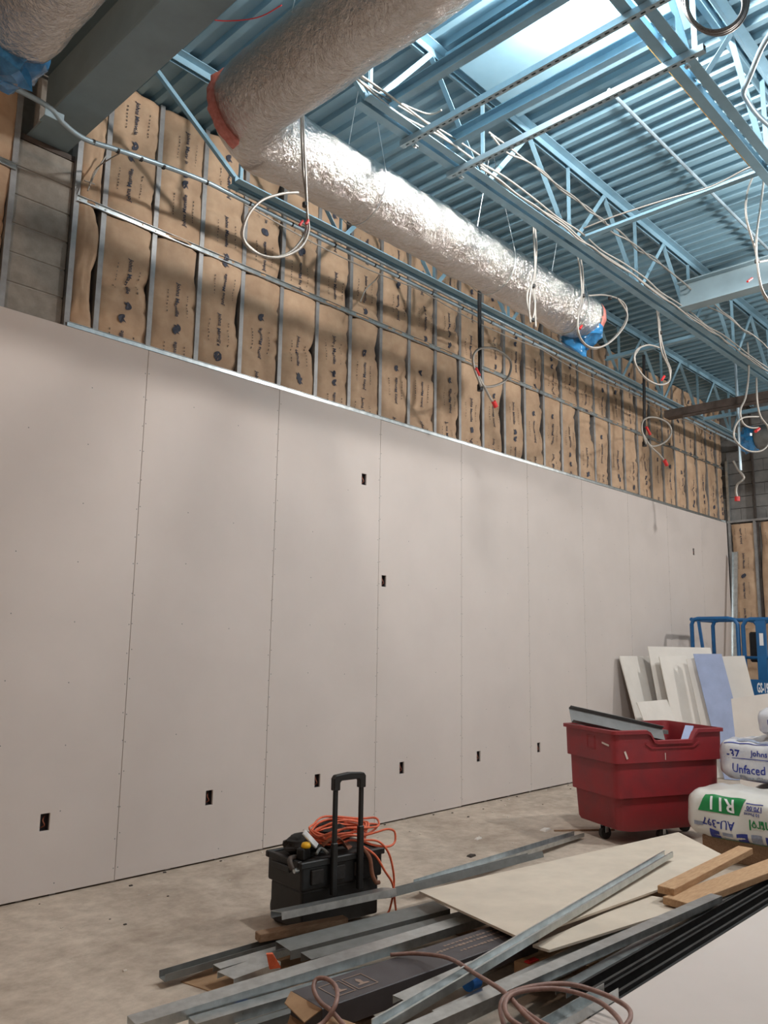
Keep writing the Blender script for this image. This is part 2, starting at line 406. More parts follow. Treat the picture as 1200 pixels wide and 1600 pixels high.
# flat track just above the drywall top and the bridging strap
MB().sweep(chan(0.034, 0.010, 0.002, up=True), (2.22, 0.006, HD+0.018), (X1-0.02, 0.006, HD+0.018), (0, -1, 0)).build('ledge_track', 'galv', wall_back)
strap = MB(); strap.sweep(chan(0.042, 0.018, 0.002, up=True), (2.22, SF-0.001, 4.60), (8.0, SF-0.001, 4.60), (0, -1, 0))
strap.build('strap_channel', 'galv', wall_back)
MB().sweep(chan(0.042, 0.018, 0.002, up=True), (8.02, SF-0.001, 4.598), (X1-0.02, SF-0.001, 4.598), (0, -1, 0)).build('strap_channel', 'galv', wall_back)
MB().sweep(chan(0.042, 0.018, 0.002, up=True), (X0, SF-0.001, 4.635), (1.80, SF-0.001, 4.635), (0, -1, 0)).build('strap_channel', 'galv', wall_back)
for sx in (2.24, 2.43, SEAM0):      # bright screw heads on the strap ends
    MB().lathe((0, 0, 0), [(0.006, 0), (0.006, 0.004), (0.003, 0.006)], 8).xf(lambda q: (sx+q[0], SF-0.0045-q[2], 4.60+q[1])).build('screw', 'galv', wall_back)

def batt(xa, xb, za, zb, seed, parent, fn, prints=True, droop=0.0):
    """kraft faced batt: pillowed face with creases; fn(u, depth, z) -> world"""
    rnd = random.Random(seed); nu = 12; nv = max(6, int((zb-za)/0.035))
    W = xb-xa; amp = rnd.uniform(0.004, 0.016); off = rnd.uniform(0, 50)
    cre = [(rnd.uniform(0.05, 0.95), rnd.uniform(0.008, 0.026), rnd.uniform(-0.9, 0.9)) for _ in range(rnd.randint(2, 5))]
    curlL = [rnd.uniform(0, 1) for _ in range(6)]; curlR = [rnd.uniform(0, 1) for _ in range(6)]
    def lerp(a, t): q = t*(len(a)-1); i = min(int(q), len(a)-2); return a[i]+(a[i+1]-a[i])*(q-i)
    def surf(u, v):         # u,v in 0..1 -> (x, depth out of the wall, z)
        e = min(u, 1-u)
        d = 0.010+amp*math.sin(math.pi*u)**0.7
        d += 0.014*noise.noise(Vector((u*3+off, v*(zb-za)*5, off)))+0.008*noise.noise(Vector((u*9+off, v*(zb-za)*14, off+3)))
        for (cv, cd, sl) in cre:
            dist = abs(v-cv-sl*(u-0.5)*0.15)*(zb-za)
            d -= cd*math.exp(-(dist/0.02)**2)
        if e < 0.14: d -= (0.14-e)/0.14*(0.008+0.026*(lerp(curlL, v) if u < 0.5 else lerp(curlR, v))**3)
        zz = za+(zb-za)*v
        if zz < 3.80 and za > 3 and za < 4: d = min(d, 0.02)
        inset = (lerp(curlL, v)**4*0.022)*(1-u)+(-(lerp(curlR, v)**4)*0.05)*u
        return (xa+W*u+inset, d, za+(zb-za)*v)
    vs = []; fs = []
    for j in range(nv+1):
        for i in range(nu+1): vs.append(fn(*surf(i/nu, j/nv)))
    for j in range(nv):
        for i in range(nu):
            a = j*(nu+1)+i; fs.append((a, a+1, a+nu+2, a+nu+1))
    o = MB().add(vs, fs).build('insulation_batt', 'kraft', parent, smooth=True)
    if prints and W > 0.2:
        mb = MB(); mb2 = MB()
        def put(m, geo, cu, cv, ang):
            gv, gf = geo; ca, sa = math.cos(ang), math.sin(ang); out = []
            for q in gv:
                x_, z_ = q[0]*ca-q[1]*sa, q[0]*sa+q[1]*ca
                u = cu+x_/W; v = cv+z_/(zb-za)
                s_ = surf(min(max(u, 0), 1), min(max(v, 0), 1)); out.append(fn(s_[0], s_[1]+0.006, s_[2]))
            m.add(out, gf)
        z = rnd.uniform(0.12, 0.3); flip = rnd.random() < 0.5
        while z < (zb-za)-0.16:
            cv = z/(zb-za); cu = 0.5+rnd.uniform(-0.08, 0.08); a0 = math.pi/2*(1 if flip else -1)
            put(mb, text_geo('Johns Manville', 0.046), cu, cv-0.02*(1 if flip else -1), a0)
            # swoosh emblem at the end of the name
            n = 10; em = [Vector((-0.022, -0.03, 0)), Vector((-0.014, -0.004, 0))]
            for q in range(n+1): a = math.pi*0.92-q/n*math.pi*1.0; em.append(Vector((0.002+0.034*math.cos(a), -0.006+0.040*math.sin(a), 0)))
            em.append(Vector((0.016, -0.016, 0))); em.append(Vector((0.004, -0.006, 0)))
            ef = [tuple(range(len(em)))]
            put(mb, (em, ef), cu, cv+(0.195 if flip else -0.195)/(zb-za), a0)
            for sgn in (-0.24, 0.24):     # columns of tiny unreadable print
                gv = []; gf = []; yy = -0.09
                while yy < 0.09:
                    l = rnd.uniform(0.007, 0.016); h = rnd.uniform(0.006, 0.011); k = len(gv)
                    gv += [Vector((-h/2, yy, 0)), Vector((h/2, yy, 0)), Vector((h/2, yy+l, 0)), Vector((-h/2, yy+l, 0))]; gf.append((k, k+1, k+2, k+3)); yy += l+rnd.uniform(0.008, 0.02)
                put(mb2, (gv, gf), cu+sgn+rnd.uniform(-.03, .03), cv, 0)
            z += rnd.uniform(0.38, 0.52); flip = not flip
        if mb.v:
            mb.build('logo_print', 'ink', o); mb2.build('fine_print', 'ink2', o)
    return o
bk = lambda x, d, z: (x, SF+0.004-d+0.012, z)
sd = 100
for i in range(len(stud_x)-1):
    a, b = stud_x[i], stud_x[i+1]
    if a < 0.9 or (1.75 < a < 2.2): continue
    if b-a < 0.08: continue
    sd += 1
    batt(a+0.017, b-0.018, 3.45, 4.575 if a > 2.2 else 4.61, sd, wall_back, bk)
    sd += 1
    batt(a+0.017, b-0.018, 4.60, ZD-0.01, sd, wall_back, bk)
batt(stud_x[-1]+0.02, X1-0.02, 3.45, 4.575, 77, wall_back, bk); batt(stud_x[-1]+0.02, X1-0.02, 4.6, ZD-0.01, 78, wall_back, bk)
# dark lining at the back of the bays
# block pier under the girder
bz = 3.46
while bz < 4.85:
    MB().box((1.815, 0.055, bz+0.004), (2.198, 0.199, bz+0.196)).build('pier_block', 'cmu', wall_back, bevel=0.004)
    bz += 0.2032
MB().box((1.822, 0.064, 3.40), (2.192, 0.198, 4.88)).build('pier_mortar', 'mortar', wall_back)
MB().box((1.80, 0.06, 4.885), (2.20, 0.199, 4.925)).build('bearing_plate', 'rust', wall_back)

# far wall (x = X1)
wall_right = MB().box((X1+0.10, YF, 0), (X1+0.3, 0.2, ZD+0.06)).build('wall_right', 'mortar'); tag(wall_right, 'far end wall of grey block above framing', kind='structure')
blk = MB().box((-0.05, -0.1975, 0.003), (0.05, 0.1975, 0.1955)); bme = None
row = 0; z = 3.70
while z < ZD-0.05:
    y = -0.02-0.2*(row % 2)+0.2
    while y > -3.2:
        if bme is None:
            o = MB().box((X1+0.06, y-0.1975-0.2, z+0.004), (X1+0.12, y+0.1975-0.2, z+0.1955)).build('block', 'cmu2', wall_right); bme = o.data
        else:
            link('block', bme, (X1+0.09, y-0.2, z+0.004), wall_right)
        y -= 0.4
    z += 0.2; row += 1
for yy in (-0.03, -0.44, -0.85, -1.25, -1.66):
    MB().box((X1, yy-0.019, 0), (X1+0.002, yy+0.019, HD)).box((X1+0.002, yy-0.019, 0), (X1+0.09, yy-0.017, HD)).build('stud', 'galvstud', wall_right)
MB().box((X1-0.004, -3.2, HD), (X1+0.09, 0.0, HD+0.035)).build('top_track', 'galvstud', wall_right)
MB().box((X1-0.005, -0.06, HD+0.035), (X1+0.05, -0.02, 4.72)).build('corner_angle', 'galv', wall_right)
MB().box((X1-0.01, -0.475, HD+0.035), (X1+0.055, -0.455, ZD)).build('joint_strip', 'darkdeb', wall_right)
frn = lambda x, d, z: (X1+0.02-d, -x, z)
for i, (a, b) in enumerate(((0.05, 0.42), (0.52, 0.83), (0.87, 1.23), (1.27, 1.64))):
    batt(a, b, 1.9, HD-0.03, 400+i, wall_right, frn); batt(a, b, 0.05, 1.9, 420+i, wall_right, frn, prints=False)
MB().box((X1+0.05, -0.5, 0.05), (X1+0.06, -0.46, HD-0.03)).build('vertical_pipe', 'rust', wall_right)
# walls out of the picture that close the room
tag(MB().box((X0-0.2, YF, 0), (X0, 0.34, ZD+0.06)).build('wall_left', 'cmu'), 'concrete block side wall', kind='structure')
tag(MB().box((X0, YF-0.2, 0), (X1+0.3, YF, ZD+0.06)).build('wall_front', 'drywall'), 'drywall lined opposite wall', kind='structure')

# ================================================================== STEEL OVERHEAD
def joist(Y, xa, xb, node0, label, per=1.2):
    t = thing('bar_joist', label, 'joist', (xa, Y, ZB), 'open web roof joists')
    g = 0.016
    for s in (-1, 1):
        pr = [(s*g, 0), (s*(g+0.062), 0), (s*(g+0.062), 0.006), (s*(g+0.006), 0.006), (s*(g+0.006), 0.05), (s*g, 0.05)]
        MB().sweep(pr if s > 0 else pr[::-1], (xa+0.93, Y, ZB), (xb, Y, ZB)).build('bottom_chord', 'joist', t)
        pr = [(s*g, 0), (s*g, -0.055), (s*(g+0.006), -0.055), (s*(g+0.006), -0.006), (s*(g+0.065), -0.006), (s*(g+0.065), 0)]
        MB().sweep(pr if s > 0 else pr[::-1], (xa, Y, ZD-0.001), (xb, Y, ZD-0.001)).build('top_chord', 'joist', t)
    zt, zb = ZD-0.03, ZB+0.03
    MB().bar((xa+0.02, Y, zt), (xa+0.97, Y, zb), 0.03, 0.03).build('end_diagonal', 'joist', t)
    MB().bar((xa+0.99, Y, zb), (xa+1.0, Y, zt), 0.026, 0.026, (1, 0, 0)).build('web_member', 'joist', t)
    k = math.floor((xa-node0)/per)-1
    while True:
        n = node0+k*per; k += 1
        if n > xb+per: break
        for (x0, z0, x1_, z1, wd) in ((n, zt, n+per/2-0.03, zb, 0.038), (n, zt, n-per/2+0.03, zb, 0.038), (n+per/2, zt, n+per/2, zb, 0.032)):
            if min(x0, x1_) < xa+0.95 or max(x0, x1_) > xb: continue
            p0, p1 = V(x0, Y, z0), V(x1_, Y, z1)
            MB().sweep([(-wd/2, -wd/2), (wd/2, -wd/2), (wd/2, -wd/2+0.005), (-wd/2+0.005, -wd/2+0.005), (-wd/2+0.005, wd/2), (-wd/2, wd/2)], p0, p1, (1, 0.0, 0.001) if abs(x0-x1_) < 1e-6 else (0, 0, 1)).build('web_member', 'joist', t)
    return t
joist(-0.53, 2.20, X1-0.02, 10.82, 'blue open web joist closest to the batt covered wall')
joist(-1.88, 2.20, X1-0.02, 6.18, 'blue open web joist beside the foil duct, carrying the cable bundle')
joist(-3.46, 2.20, X1-0.02, 6.18, 'blue open web joist under the bright lamp at upper right')
joist(-5.0, 2.20, X1-0.02, 6.18, 'blue open web joist past the lamp, just above the picture edge')

# girder on the block pier
def ibeam(name, p0, p1, w, h, tf, tw, m, label, cat):
    t = thing(name, label, cat, p0)
    MB().sweep([(-w/2, 0), (w/2, 0), (w/2, tf), (-w/2, tf)], p0, p1).build('bottom_flange', m, t)
    MB().sweep([(-tw/2, tf), (tw/2, tf), (tw/2, h-tf), (-tw/2, h-tf)], p0, p1).build('web', m, t)
    MB().sweep([(-w/2, h-tf), (w/2, h-tf), (w/2, h), (-w/2, h)], p0, p1).build('top_flange', m, t)
    return t
g = ibeam('steel_girder', V(2.01, 0.15, 4.93), V(2.01, YF+0.05, 4.93), 0.27, 0.58, 0.02, 0.014, 'beam', 'large grey blue steel girder running over the block pier', 'beam')
# joist seat bracket at girder end + pale end plate
b = thing('clip_angle', 'small pale steel clip on the girder end above the block pier', 'bracket', P(82, 200, Y=-0.42))
MB().box((1.78, -0.44, 4.79), (1.93, -0.36, 4.795)).build('ledge', 'beam', b)
MB().box((1.78, -0.44, 4.795), (1.90, -0.434, 4.85)).build('upright', 'strut', b)

# beam between joists, far, with flanges
ibeam('cross_beam', V(7.55, -1.96, 4.92), V(7.55, -3.38, 4.92), 0.15, 0.27, 0.012, 0.01, 'beam', 'grey blue wide flange beam framed between joists at right', 'beam')
# brown beam near the far end
t = thing('header_beam', 'dark brown steel beam crossing under the joists near the far end', 'beam', (10.32, -0.55, 4.72))
MB().sweep(chan(0.10, 0.17, 0.008, up=True), (10.35, -0.48, 4.74), (10.35, -4.2, 4.74), (1, 0, 0)).build('channel', 'rust', t)
MB().bar((10.35, -0.75, 4.66), (10.35, -4.2, 4.66), 0.03, 0.03).build('lower_angle', 'rust', t)
tag(MB().sweep(angle_prof(0.06, 0.06, 0.006), (11.4, -0.6, 4.84), (11.4, -5.0, 4.84)).build('bridging_angle', 'joist'), 'blue bridging angle behind the dark brown beam', 'angle bar')
tag(MB().sweep(angle_prof(0.06, 0.06, 0.006), (8.55, -0.6, 4.985), (8.55, -1.86, 4.985)).build('bridging_angle', 'joist'), 'blue bridging angle behind the blue wrapped duct end', 'angle bar')
tag(MB().sweep(angle_prof(0.055, 0.05, 0.006), (5.70, -1.95, 4.955), (5.70, -3.42, 4.955)).build('bridging_angle', 'joist'), 'grey blue angle bar spanning two joists below the ribbed deck', 'angle bar')
tag(MB().tube([(4.9, -2.62, 5.575), (13.4, -2.66, 5.575)], 0.014, 8).build('ceiling_conduit', 'conduit'), 'thin straight conduit fixed under the ribbed deck, parallel to the joists', 'conduit')
for i in range(10):
    pass
# unistrut rails under joists with slots
def slotted(X, ya, yb, label):
    t = thing('slotted_rail', label, 'rail', (X, ya, ZB-0.045), 'slotted strut rails hung under the joists')
    L = ya-yb; hs = []; q = 0.04
    while q < L-0.05: hs.append((q, q+0.026, 0.015, 0.026)); q += 0.052
    mb = MB(); holed_plate(mb, (0, L), (0, 0.041), hs, 0.0025, lambda u, v, w_: (X-0.0205+v, ya-u, ZB-0.045+w_)); 
    mb.build('slotted_face', 'strut', t)
    for s in (0, 1):
        x_ = X-0.0205+s*0.0385
        MB().box((x_, yb, ZB-0.0425), (x_+0.0025, ya, ZB-0.004)).build('side_flange', 'strut', t)
    MB().box((X-0.018, yb, ZB-0.0065), (X+0.018, ya, ZB-0.004)).build('slot_backing', 'rust', t)  # dark plate added to block light from above, so the slots look dark
    for yy in (ya-0.08, yb+0.12):
        MB().tube([(X+0.05, yy, ZB-0.06), (X+0.05, yy, ZB+0.07)], 0.006, 6).box((X+0.036, yy-0.014, ZB-0.052), (X+0.064, yy+0.014, ZB-0.044)).build('hanger_bolt', 'galv', t)
    return t
slotted(3.60, -1.78, -3.95, 'slotted strut rail nearer the duct, under the bright lamp')
slotted(4.09, -1.78, -3.62, 'slotted strut rail farther from the duct, ending at the upper right joist')
# channels on the bottom chords and the flat curb panel above
for X, ya, lab in ((3.37, -1.86, 'blue steel channel on joists, on the duct side of the lamp'), (3.95, -1.86, 'blue steel channel on joists, between the two slotted rails')):
    tag(MB().sweep(chan(0.09, 0.05, 0.006, up=True), (X, ya, ZB+0.10), (X, -3.52, ZB+0.10), (-1, 0, 0)).build('curb_channel', 'joist'), lab, 'channel')
tag(MB().box((3.82, -3.37, 5.56), (4.70, -1.97, 5.59)).build('curb_panel', 'deck', bevel=0.004), 'flat pale blue sheet metal panel under the deck, lit by the lamp', 'panel')

# conduits along the first joist
def pix_path(pts, **kw): return [P(x, y, **(dict(Y=k) if not isinstance(k, dict) else k)) for (x, y, k) in pts]
cpts = [V(1.2, -0.44, 4.86), V(1.75, -0.44, 4.86), V(1.90, -0.44, 4.79), V(2.05, -0.44, 4.755), V(2.35, -0.44, 4.80), V(2.9, -0.44, 4.865), V(3.3, -0.44, 4.868), V(5, -0.44, 4.868), V(8, -0.44, 4.868), V(X1-0.05, -0.44, 4.868)]
c = thing('conduit_run', 'pale blue conduit with black ties along the wall side joist', 'conduit', cpts[0])
MB().tube(spline(cpts, 8), 0.017, 10).build('conduit', 'conduit', c, smooth=True)
x = 2.1
while x < 13.0:
    z = 4.868 if x > 2.95 else 4.755+(x-2.05)/0.9*0.113
    MB().lathe((0, 0, 0), [(0.0185, -0.008), (0.0185, 0.008)], 10).xf(lambda q: (x+q[2], -0.44+q[0], z+q[1])).build('tie', 'tape', c); x += 0.17 if x < 2.6 else random.uniform(0.3, 0.5)
c = thing('conduit_run', 'second thin conduit strapped to the underside of the wall side joist', 'conduit', (3.2, -0.50, 4.87))
MB().tube([(3.2, -0.50, 4.886), (X1-0.05, -0.50, 4.886)], 0.0125, 8).build('conduit', 'conduit', c, smooth=True)

# ---------------------------------------------------------------- ducts
def duct_part(name, path, r, m, parent, n=56, amp=0.010, seed=0, wr=0.0):
    pts = [Vector(q) for q in path]; mm = len(pts)
    T = [(pts[min(i+1, mm-1)]-pts[max(i-1, 0)]).normalized() for i in range(mm)]
    vs = []; fs = []; nrm = Vector((0, 0, 1))
    for i in range(mm):
        nrm = (nrm-T[i]*nrm.dot(T[i])).normalized(); bn = T[i].cross(nrm)
        for k in range(n):
            a = 2*math.pi*k/n; d = nrm*math.cos(a)+bn*math.sin(a)
            q = pts[i]+d*r
            dr = amp*noise.noise(q*3.1+Vector((seed, 0, 0)))+amp*0.55*noise.noise(q*9+Vector((0, seed, 0)))
            st = Vector((q.x*(3 if abs(T[i].x) > 0.7 else 14), q.y*(3 if abs(T[i].y) > 0.7 else 14), q.z*6))
            dr += amp*0.35*noise.noise(q*21)
            dr -= amp*0.8*max(0, noise.noise(Vector((q.x*7, q.y*7, q.z*3+seed))) - 0.25)
            vs.append(q+d*dr)
    for i in range(mm-1):
        for k in range(n): fs.append((i*n+k, i*n+(k+1) % n, (i+1)*n+(k+1) % n, (i+1)*n+k))
    fs.append(tuple(reversed(range(n)))); fs.append(tuple((mm-1)*n+k for k in range(n)))
    return MB().add(vs, fs).build(name, m, parent, smooth=True)
DR = 0.222; DZ = 4.64; DX = 2.45; DY = -1.46
duct = thing('foil_duct', 'big crinkled silver foil wrapped duct with an elbow, blue plastic over its open end', 'duct', (DX, DY, DZ-DR))
path = [V(DX, y, DZ) for y in [DY-0.30-0.035*i for i in range(0, 170)]][::-1]
for i in range(1, 16):
    a = i/16*math.pi/2; path.append(V(DX+0.30*(1-math.cos(a)), DY-0.30+0.30*math.sin(a), DZ))
duct_part('cross_run', path, DR, 'foil', duct, seed=1.3)
path = [V(DX+0.22+0.035*i, DY, DZ-0.002) for i in range(0, 110)]
XE = path[-1].x
duct_part('long_run', path, DR*0.985, 'foil', duct, seed=5.1, amp=0.013)
# torn pink insulation at the elbow heel
mb = MB(); n = 22; pr = []
for i in range(n+1):
    a = math.radians(-75+150*i/n)
    for rr, dd in ((0.19, 0.0), (0.262+0.02*noise.noise(Vector((i*0.7, 3, 1))), -0.015), (0.255+0.02*noise.noise(Vector((i*0.9, 7, 1))), -0.06), (0.19, -0.05)):
        pr.append(V(DX+0.055-rr*math.cos(a)-0.0, DY-0.10+dd*1.2+0.05, DZ+rr*math.sin(a)))
fs = []
for i in range(n):
    for k in range(4): fs.append((i*4+k, (i+1)*4+k, (i+1)*4+(k+1) % 4, i*4+(k+1) % 4))
MB().add(pr, fs).build('insulation_edge', 'pink', duct, smooth=True)
# pink ring at the open end
mb = MB(); n = 30; vs = []
for i in range(n):
    a = 2*math.pi*i/n
    for rr, xx in ((0.15, 0.0), (0.215+0.018*noise.noise(Vector((i*0.8, 1, 5))), 0.0), (0.205+0.02*noise.noise(Vector((i*0.6, 2, 8))), 0.09+0.02*noise.noise(Vector((i*0.8, 9, 5)))), (0.15, 0.07)):
        vs.append(V(XE-0.01+xx, DY+rr*math.cos(a), DZ+rr*math.sin(a)))
mb.add(vs, [(i*4+k, ((i+1) % n)*4+k, ((i+1) % n)*4+(k+1) % 4, i*4+(k+1) % 4) for i in range(n) for k in range(4)])
mb.build('insulation_edge', 'pink', duct, smooth=True)
def film(name, c, parent, sx, sy, sz, seed, m='bluefilm', rotz=0.0):
    vs = []; fs = []; nu, nv = 26, 16
    for j in range(nv+1):
        th = math.pi*j/nv
        for i in range(nu):
            ph = 2*math.pi*i/nu; d = Vector((math.sin(th)*math.cos(ph), math.sin(th)*math.sin(ph), math.cos(th)))
            k = 1+0.28*noise.noise(d*2.6+Vector((seed, 0, 0)))+0.16*abs(noise.noise(d*6+Vector((0, seed, 0))))
            vs.append((d.x*sx*k, d.y*sy*k, d.z*sz*k))
    for j in range(nv):
        for i in range(nu): fs.append((j*nu+i, j*nu+(i+1) % nu, (j+1)*nu+(i+1) % nu, (j+1)*nu+i))
    mb = MB().add(vs, fs).rot(rotz, (0, 0, 0)); mb.xf(lambda q: q+Vector(c))
    return mb.build(name, m, parent, smooth=True, auto=25)
film('plastic_cover', (XE+0.03, DY+0.02, DZ-0.13), duct, 0.13, 0.20, 0.15, 2.2)
mb = MB()   # hanging skirt of film
vs = []; fs = []
for i in range(13):
    for j in range(6):
        t = i/12
        vs.append(V(XE-0.18+0.36*t+0.02*noise.noise(Vector((i*.6, j*.7, 1))), DY+0.12-0.14*math.sin(t*math.pi)+0.03*noise.noise(Vector((i*.9, j*.5, 6))), DZ-0.17-0.03*j*(0.5+1.0*math.sin(t*math.pi)+0.3*noise.noise(Vector((i*.8, 0, 3))))))
for i in range(12):
    for j in range(5): fs.append((i*6+j, (i+1)*6+j, (i+1)*6+j+1, i*6+j+1))
sk = mb.add(vs, fs).build('plastic_skirt', 'bluefilm', duct, smooth=True); sk.modifiers.new('t', 'SOLIDIFY').thickness = 0.002
# marker scribble on elbow heel & hanger wires
for xx, yy in ((DX+1.1, DY), (DX+2.6, DY), (DX+3.75, DY)):
    mb = MB(); mb.tube([V(xx, yy-DR-0.004, DZ+0.06), V(xx, yy-0.02, ZD)], 0.003, 5); mb.tube([V(xx, yy+DR+0.004, DZ+0.06), V(xx, yy+0.02, ZD)], 0.003, 5)
    ring = [V(xx, yy+(DR+0.010)*math.cos(a), DZ+(DR+0.010)*math.sin(a)) for a in [math.pi*(1+i/16) for i in range(17)]]
    mb.tube([V(xx, yy-DR-0.004, DZ+0.06)]+[V(q.x, 2*yy-q.y, q.z) if False else q for q in ring]+[V(xx, yy+DR+0.004, DZ+0.06)], 0.003, 5)
    mb.build('hanger_wire', 'galv', duct)
for yy in (-2.3, -3.6):
    mb = MB(); mb.tube([V(DX-DR-0.004, yy, DZ+0.05), V(DX-0.03, yy, ZD)], 0.003, 5); mb.tube([V(DX+DR+0.004, yy, DZ+0.05), V(DX-0.03, yy, ZD)], 0.003, 5); mb.build('hanger_wire', 'galv', duct)
# left duct
ld = thing('foil_duct', 'shaded foil duct beside the girder with dark blue plastic over its end', 'duct', (1.27, -1.5, 4.42))
path = [V(1.27, -1.30-0.035*i, 4.66) for i in range(0, 150)]
duct_part('cross_run', path, 0.235, 'foil', ld, seed=9.1, amp=0.012)
film('plastic_cover', (1.20, -1.17, 4.55), ld, 0.25, 0.19, 0.22, 6.4)
# far duct piece at right
fd = thing('foil_duct', 'distant grey duct stub with bright blue plastic cover at right edge', 'duct', (11.6, -1.3, 4.3))
pc = P(1172, 688, X=11.6)
duct_part('run', [pc+V(0, -0.10-0.05*i, 0.02) for i in range(30)], 0.17, 'galvdark', fd, n=28, amp=0.004)
film('plastic_cover', pc, fd, 0.17, 0.17, 0.18, 3.7)

# ---------------------------------------------------------------- hanging cables
def cable(label, strands, r=0.0085, m='cable', cat='cable', plugs=(), ties=(), group=None, name='hanging_cable', n=6, tail=None):
    all0 = strands[0][0]
    t = thing(name, label, cat, strands[0][0], group)
    for s_pts in strands:
        MB().tube(spline(s_pts, 7), r, n).build('strand', m, t, smooth=True)
    for (a, b, rr) in plugs: MB().cyl(a, b, rr, 10).build('end_plug', 'redplug', t)
    for q in ties: 
        MB().lathe(q, [(r*2.3, -0.012), (r*2.3, 0.012)], 8).build('tie', 'tape', t)
    return t
def pp(lst, **k): return [P(x, y, **k) for x, y in lst]
def off(l, dx=0.0, dy=0.0, dz=0.0): return [q+V(dx, dy, dz) for q in l]
Yb = -1.80
# loop at the elbow
l1 = pp([(473, 120), (474, 190), (477, 260), (480, 330), (482, 362), (468, 388), (436, 402), (402, 396), (380, 374), (386, 340), (408, 314), (440, 303), (466, 301)], Y=-1.74)
l2 = pp([(471, 120), (471, 200), (473, 260), (479, 315), (478, 360), (455, 393), (420, 402), (392, 388), (378, 368), (381, 350)], Y=-1.72)
cable('looped metal cable hanging under the elbow of the foil duct', [l1, l2], 0.008, plugs=[(P(468, 352, Y=-1.73), P(473, 345, Y=-1.73), 0.008), (P(478, 350, Y=-1.75), P(482, 344, Y=-1.75), 0.008)], ties=[P(477, 320, Y=-1.73)])
# strands over the duct
for (a, lab, mid) in ((832, 'metal cable pair hanging in front of the duct middle, tied low', 500), (905, 'metal cable pair dropping to the duct end', 480)):
    pass
l1 = pp([(833, 328), (834, 370), (836, 420), (830, 450), (827, 480), (829, 505)], Y=-1.74); l2 = pp([(833, 328), (838, 380), (836, 430), (832, 452), (836, 480), (837, 512)], Y=-1.72)
l3 = pp([(834, 440), (825, 455), (824, 475), (831, 500), (836, 480), (834, 445)], Y=-1.73)
cable('metal cable pair hanging in front of the foil duct, tied in a slim bundle', [l1, l2, l3], 0.008, ties=[P(833, 447, Y=-1.73), P(832, 500, Y=-1.73)])
l1 = pp([(886, 352), (902, 385), (910, 420), (911, 470), (905, 490), (902, 515), (912, 537), (930, 545), (955, 532), (976, 505), (979, 482), (968, 468), (945, 461), (920, 462)], Y=-1.74)
l2 = pp([(888, 352), (898, 380), (906, 420), (909, 462), (903, 500), (907, 528), (925, 543), (950, 537), (974, 512), (980, 490), (965, 466)], Y=-1.76)
cable('wide looped metal cable hanging at the open end of the foil duct', [l1, l2], 0.008, plugs=[(P(906, 514, Y=-1.8), P(909, 509, Y=-1.8), 0.010)], ties=[P(911, 462, Y=-1.75), P(953, 466, Y=-1.75)])
l1 = [V(7.36, -1.93, 4.955)]+pp([(1021, 452), (1026, 480), (1030, 520), (1034, 550), (1045, 575), (1046, 595), (1030, 601), (1008, 590), (993, 568), (994, 548), (1012, 539), (1030, 543)], Y=-1.74)
l2 = pp([(1023, 452), (1029, 490), (1033, 530), (1041, 560), (1048, 580), (1042, 598), (1020, 599), (1000, 582), (991, 560), (1000, 543)], Y=-1.72)
cable('looped metal cable hanging from the cable bundle near the dark brown beam', [l1, l2], 0.009, plugs=[(P(1034, 594, Y=-1.75), P(1038, 588, Y=-1.75), 0.012)], ties=[P(1032, 520, Y=-1.73), P(1024, 470, Y=-1.73)])
# pipes near the wall with looped whips
def pipe_drop(x, y0, y1, loop, plug0, plug1, label, Y=-0.62):
    t = thing('pipe_drop', label, 'pipe', P(x, y1, Y=Y))
    a = P(x, y0, Y=Y); b = P(x+1, y1, Y=Y)
    MB().cyl(a, b, 0.019, 10).build('pipe', 'pipe', t)
    MB().cyl(b+V(0, 0, 0.03), b+V(0, 0, -0.03), 0.028, 10).build('fitting', 'pipe', t)
    MB().tube(spline(pp(loop, Y=Y-0.04), 7), 0.012, 8).build('whip', 'cable', t, smooth=True)
    MB().cyl(P(*plug0, Y=Y-0.05), P(*plug1, Y=Y-0.05), 0.024, 10).build('end_plug', 'redplug', t)
    q = pp([(plug0[0]-28, plug0[1]-52), (plug0[0]-22, plug0[1]-40)], Y=Y-0.05)
    MB().cyl(q[0], q[1], 0.016, 8).build('sleeve', 'redplug', t)
pipe_drop(749, 455, 606, [(752, 604), (741, 575), (740, 555), (752, 544), (775, 546), (796, 562), (797, 582), (785, 598), (758, 604), (747, 585), (757, 605), (766, 622), (771, 629)], (771, 627), (775, 636), 'black pipe drop with a looped whip and red plug, hanging over the drywall middle', -0.66)
pipe_drop(1006, 555, 694, [(1010, 694), (1003, 672), (1006, 656), (1022, 652), (1042, 660), (1049, 674), (1040, 690), (1018, 697), (1006, 680), (1016, 697), (1030, 710), (1038, 720)], (1038, 719), (1042, 727), 'black pipe drop with a looped whip and red plug, near the dark brown beam', -0.66)
# far right cable loops
l1 = pp([(1168, 535), (1170, 580), (1165, 620), (1157, 640), (1160, 660), (1172, 668), (1185, 668)], Y=-1.9); l2 = pp([(1182, 590), (1183, 625), (1188, 650), (1200, 668), (1202, 690), (1190, 704), (1168, 704), (1149, 688), (1148, 668), (1160, 653), (1185, 651)], Y=-1.9)
cable('metal cable loop around the distant blue plastic cover', [l1, l2], 0.011, plugs=[(P(1181, 674, Y=-2.0), P(1186, 670, Y=-2.0), 0.018)])
l1 = pp([(1153, 640), (1155, 690), (1157, 735)], X=11.2); l1 = [V(l1[0].x, l1[0].y, ZD)]+l1; l2 = pp([(1146, 720), (1153, 733), (1162, 745), (1159, 751), (1152, 757), (1150, 768), (1152, 777)], X=11.2)
cable('white pipe drop with a short whip and red plug at the far corner', [l2], 0.016, plugs=[(P(1152, 776, X=11.2), P(1152, 783, X=11.2), 0.035)], cat='pipe', name='pipe_drop')
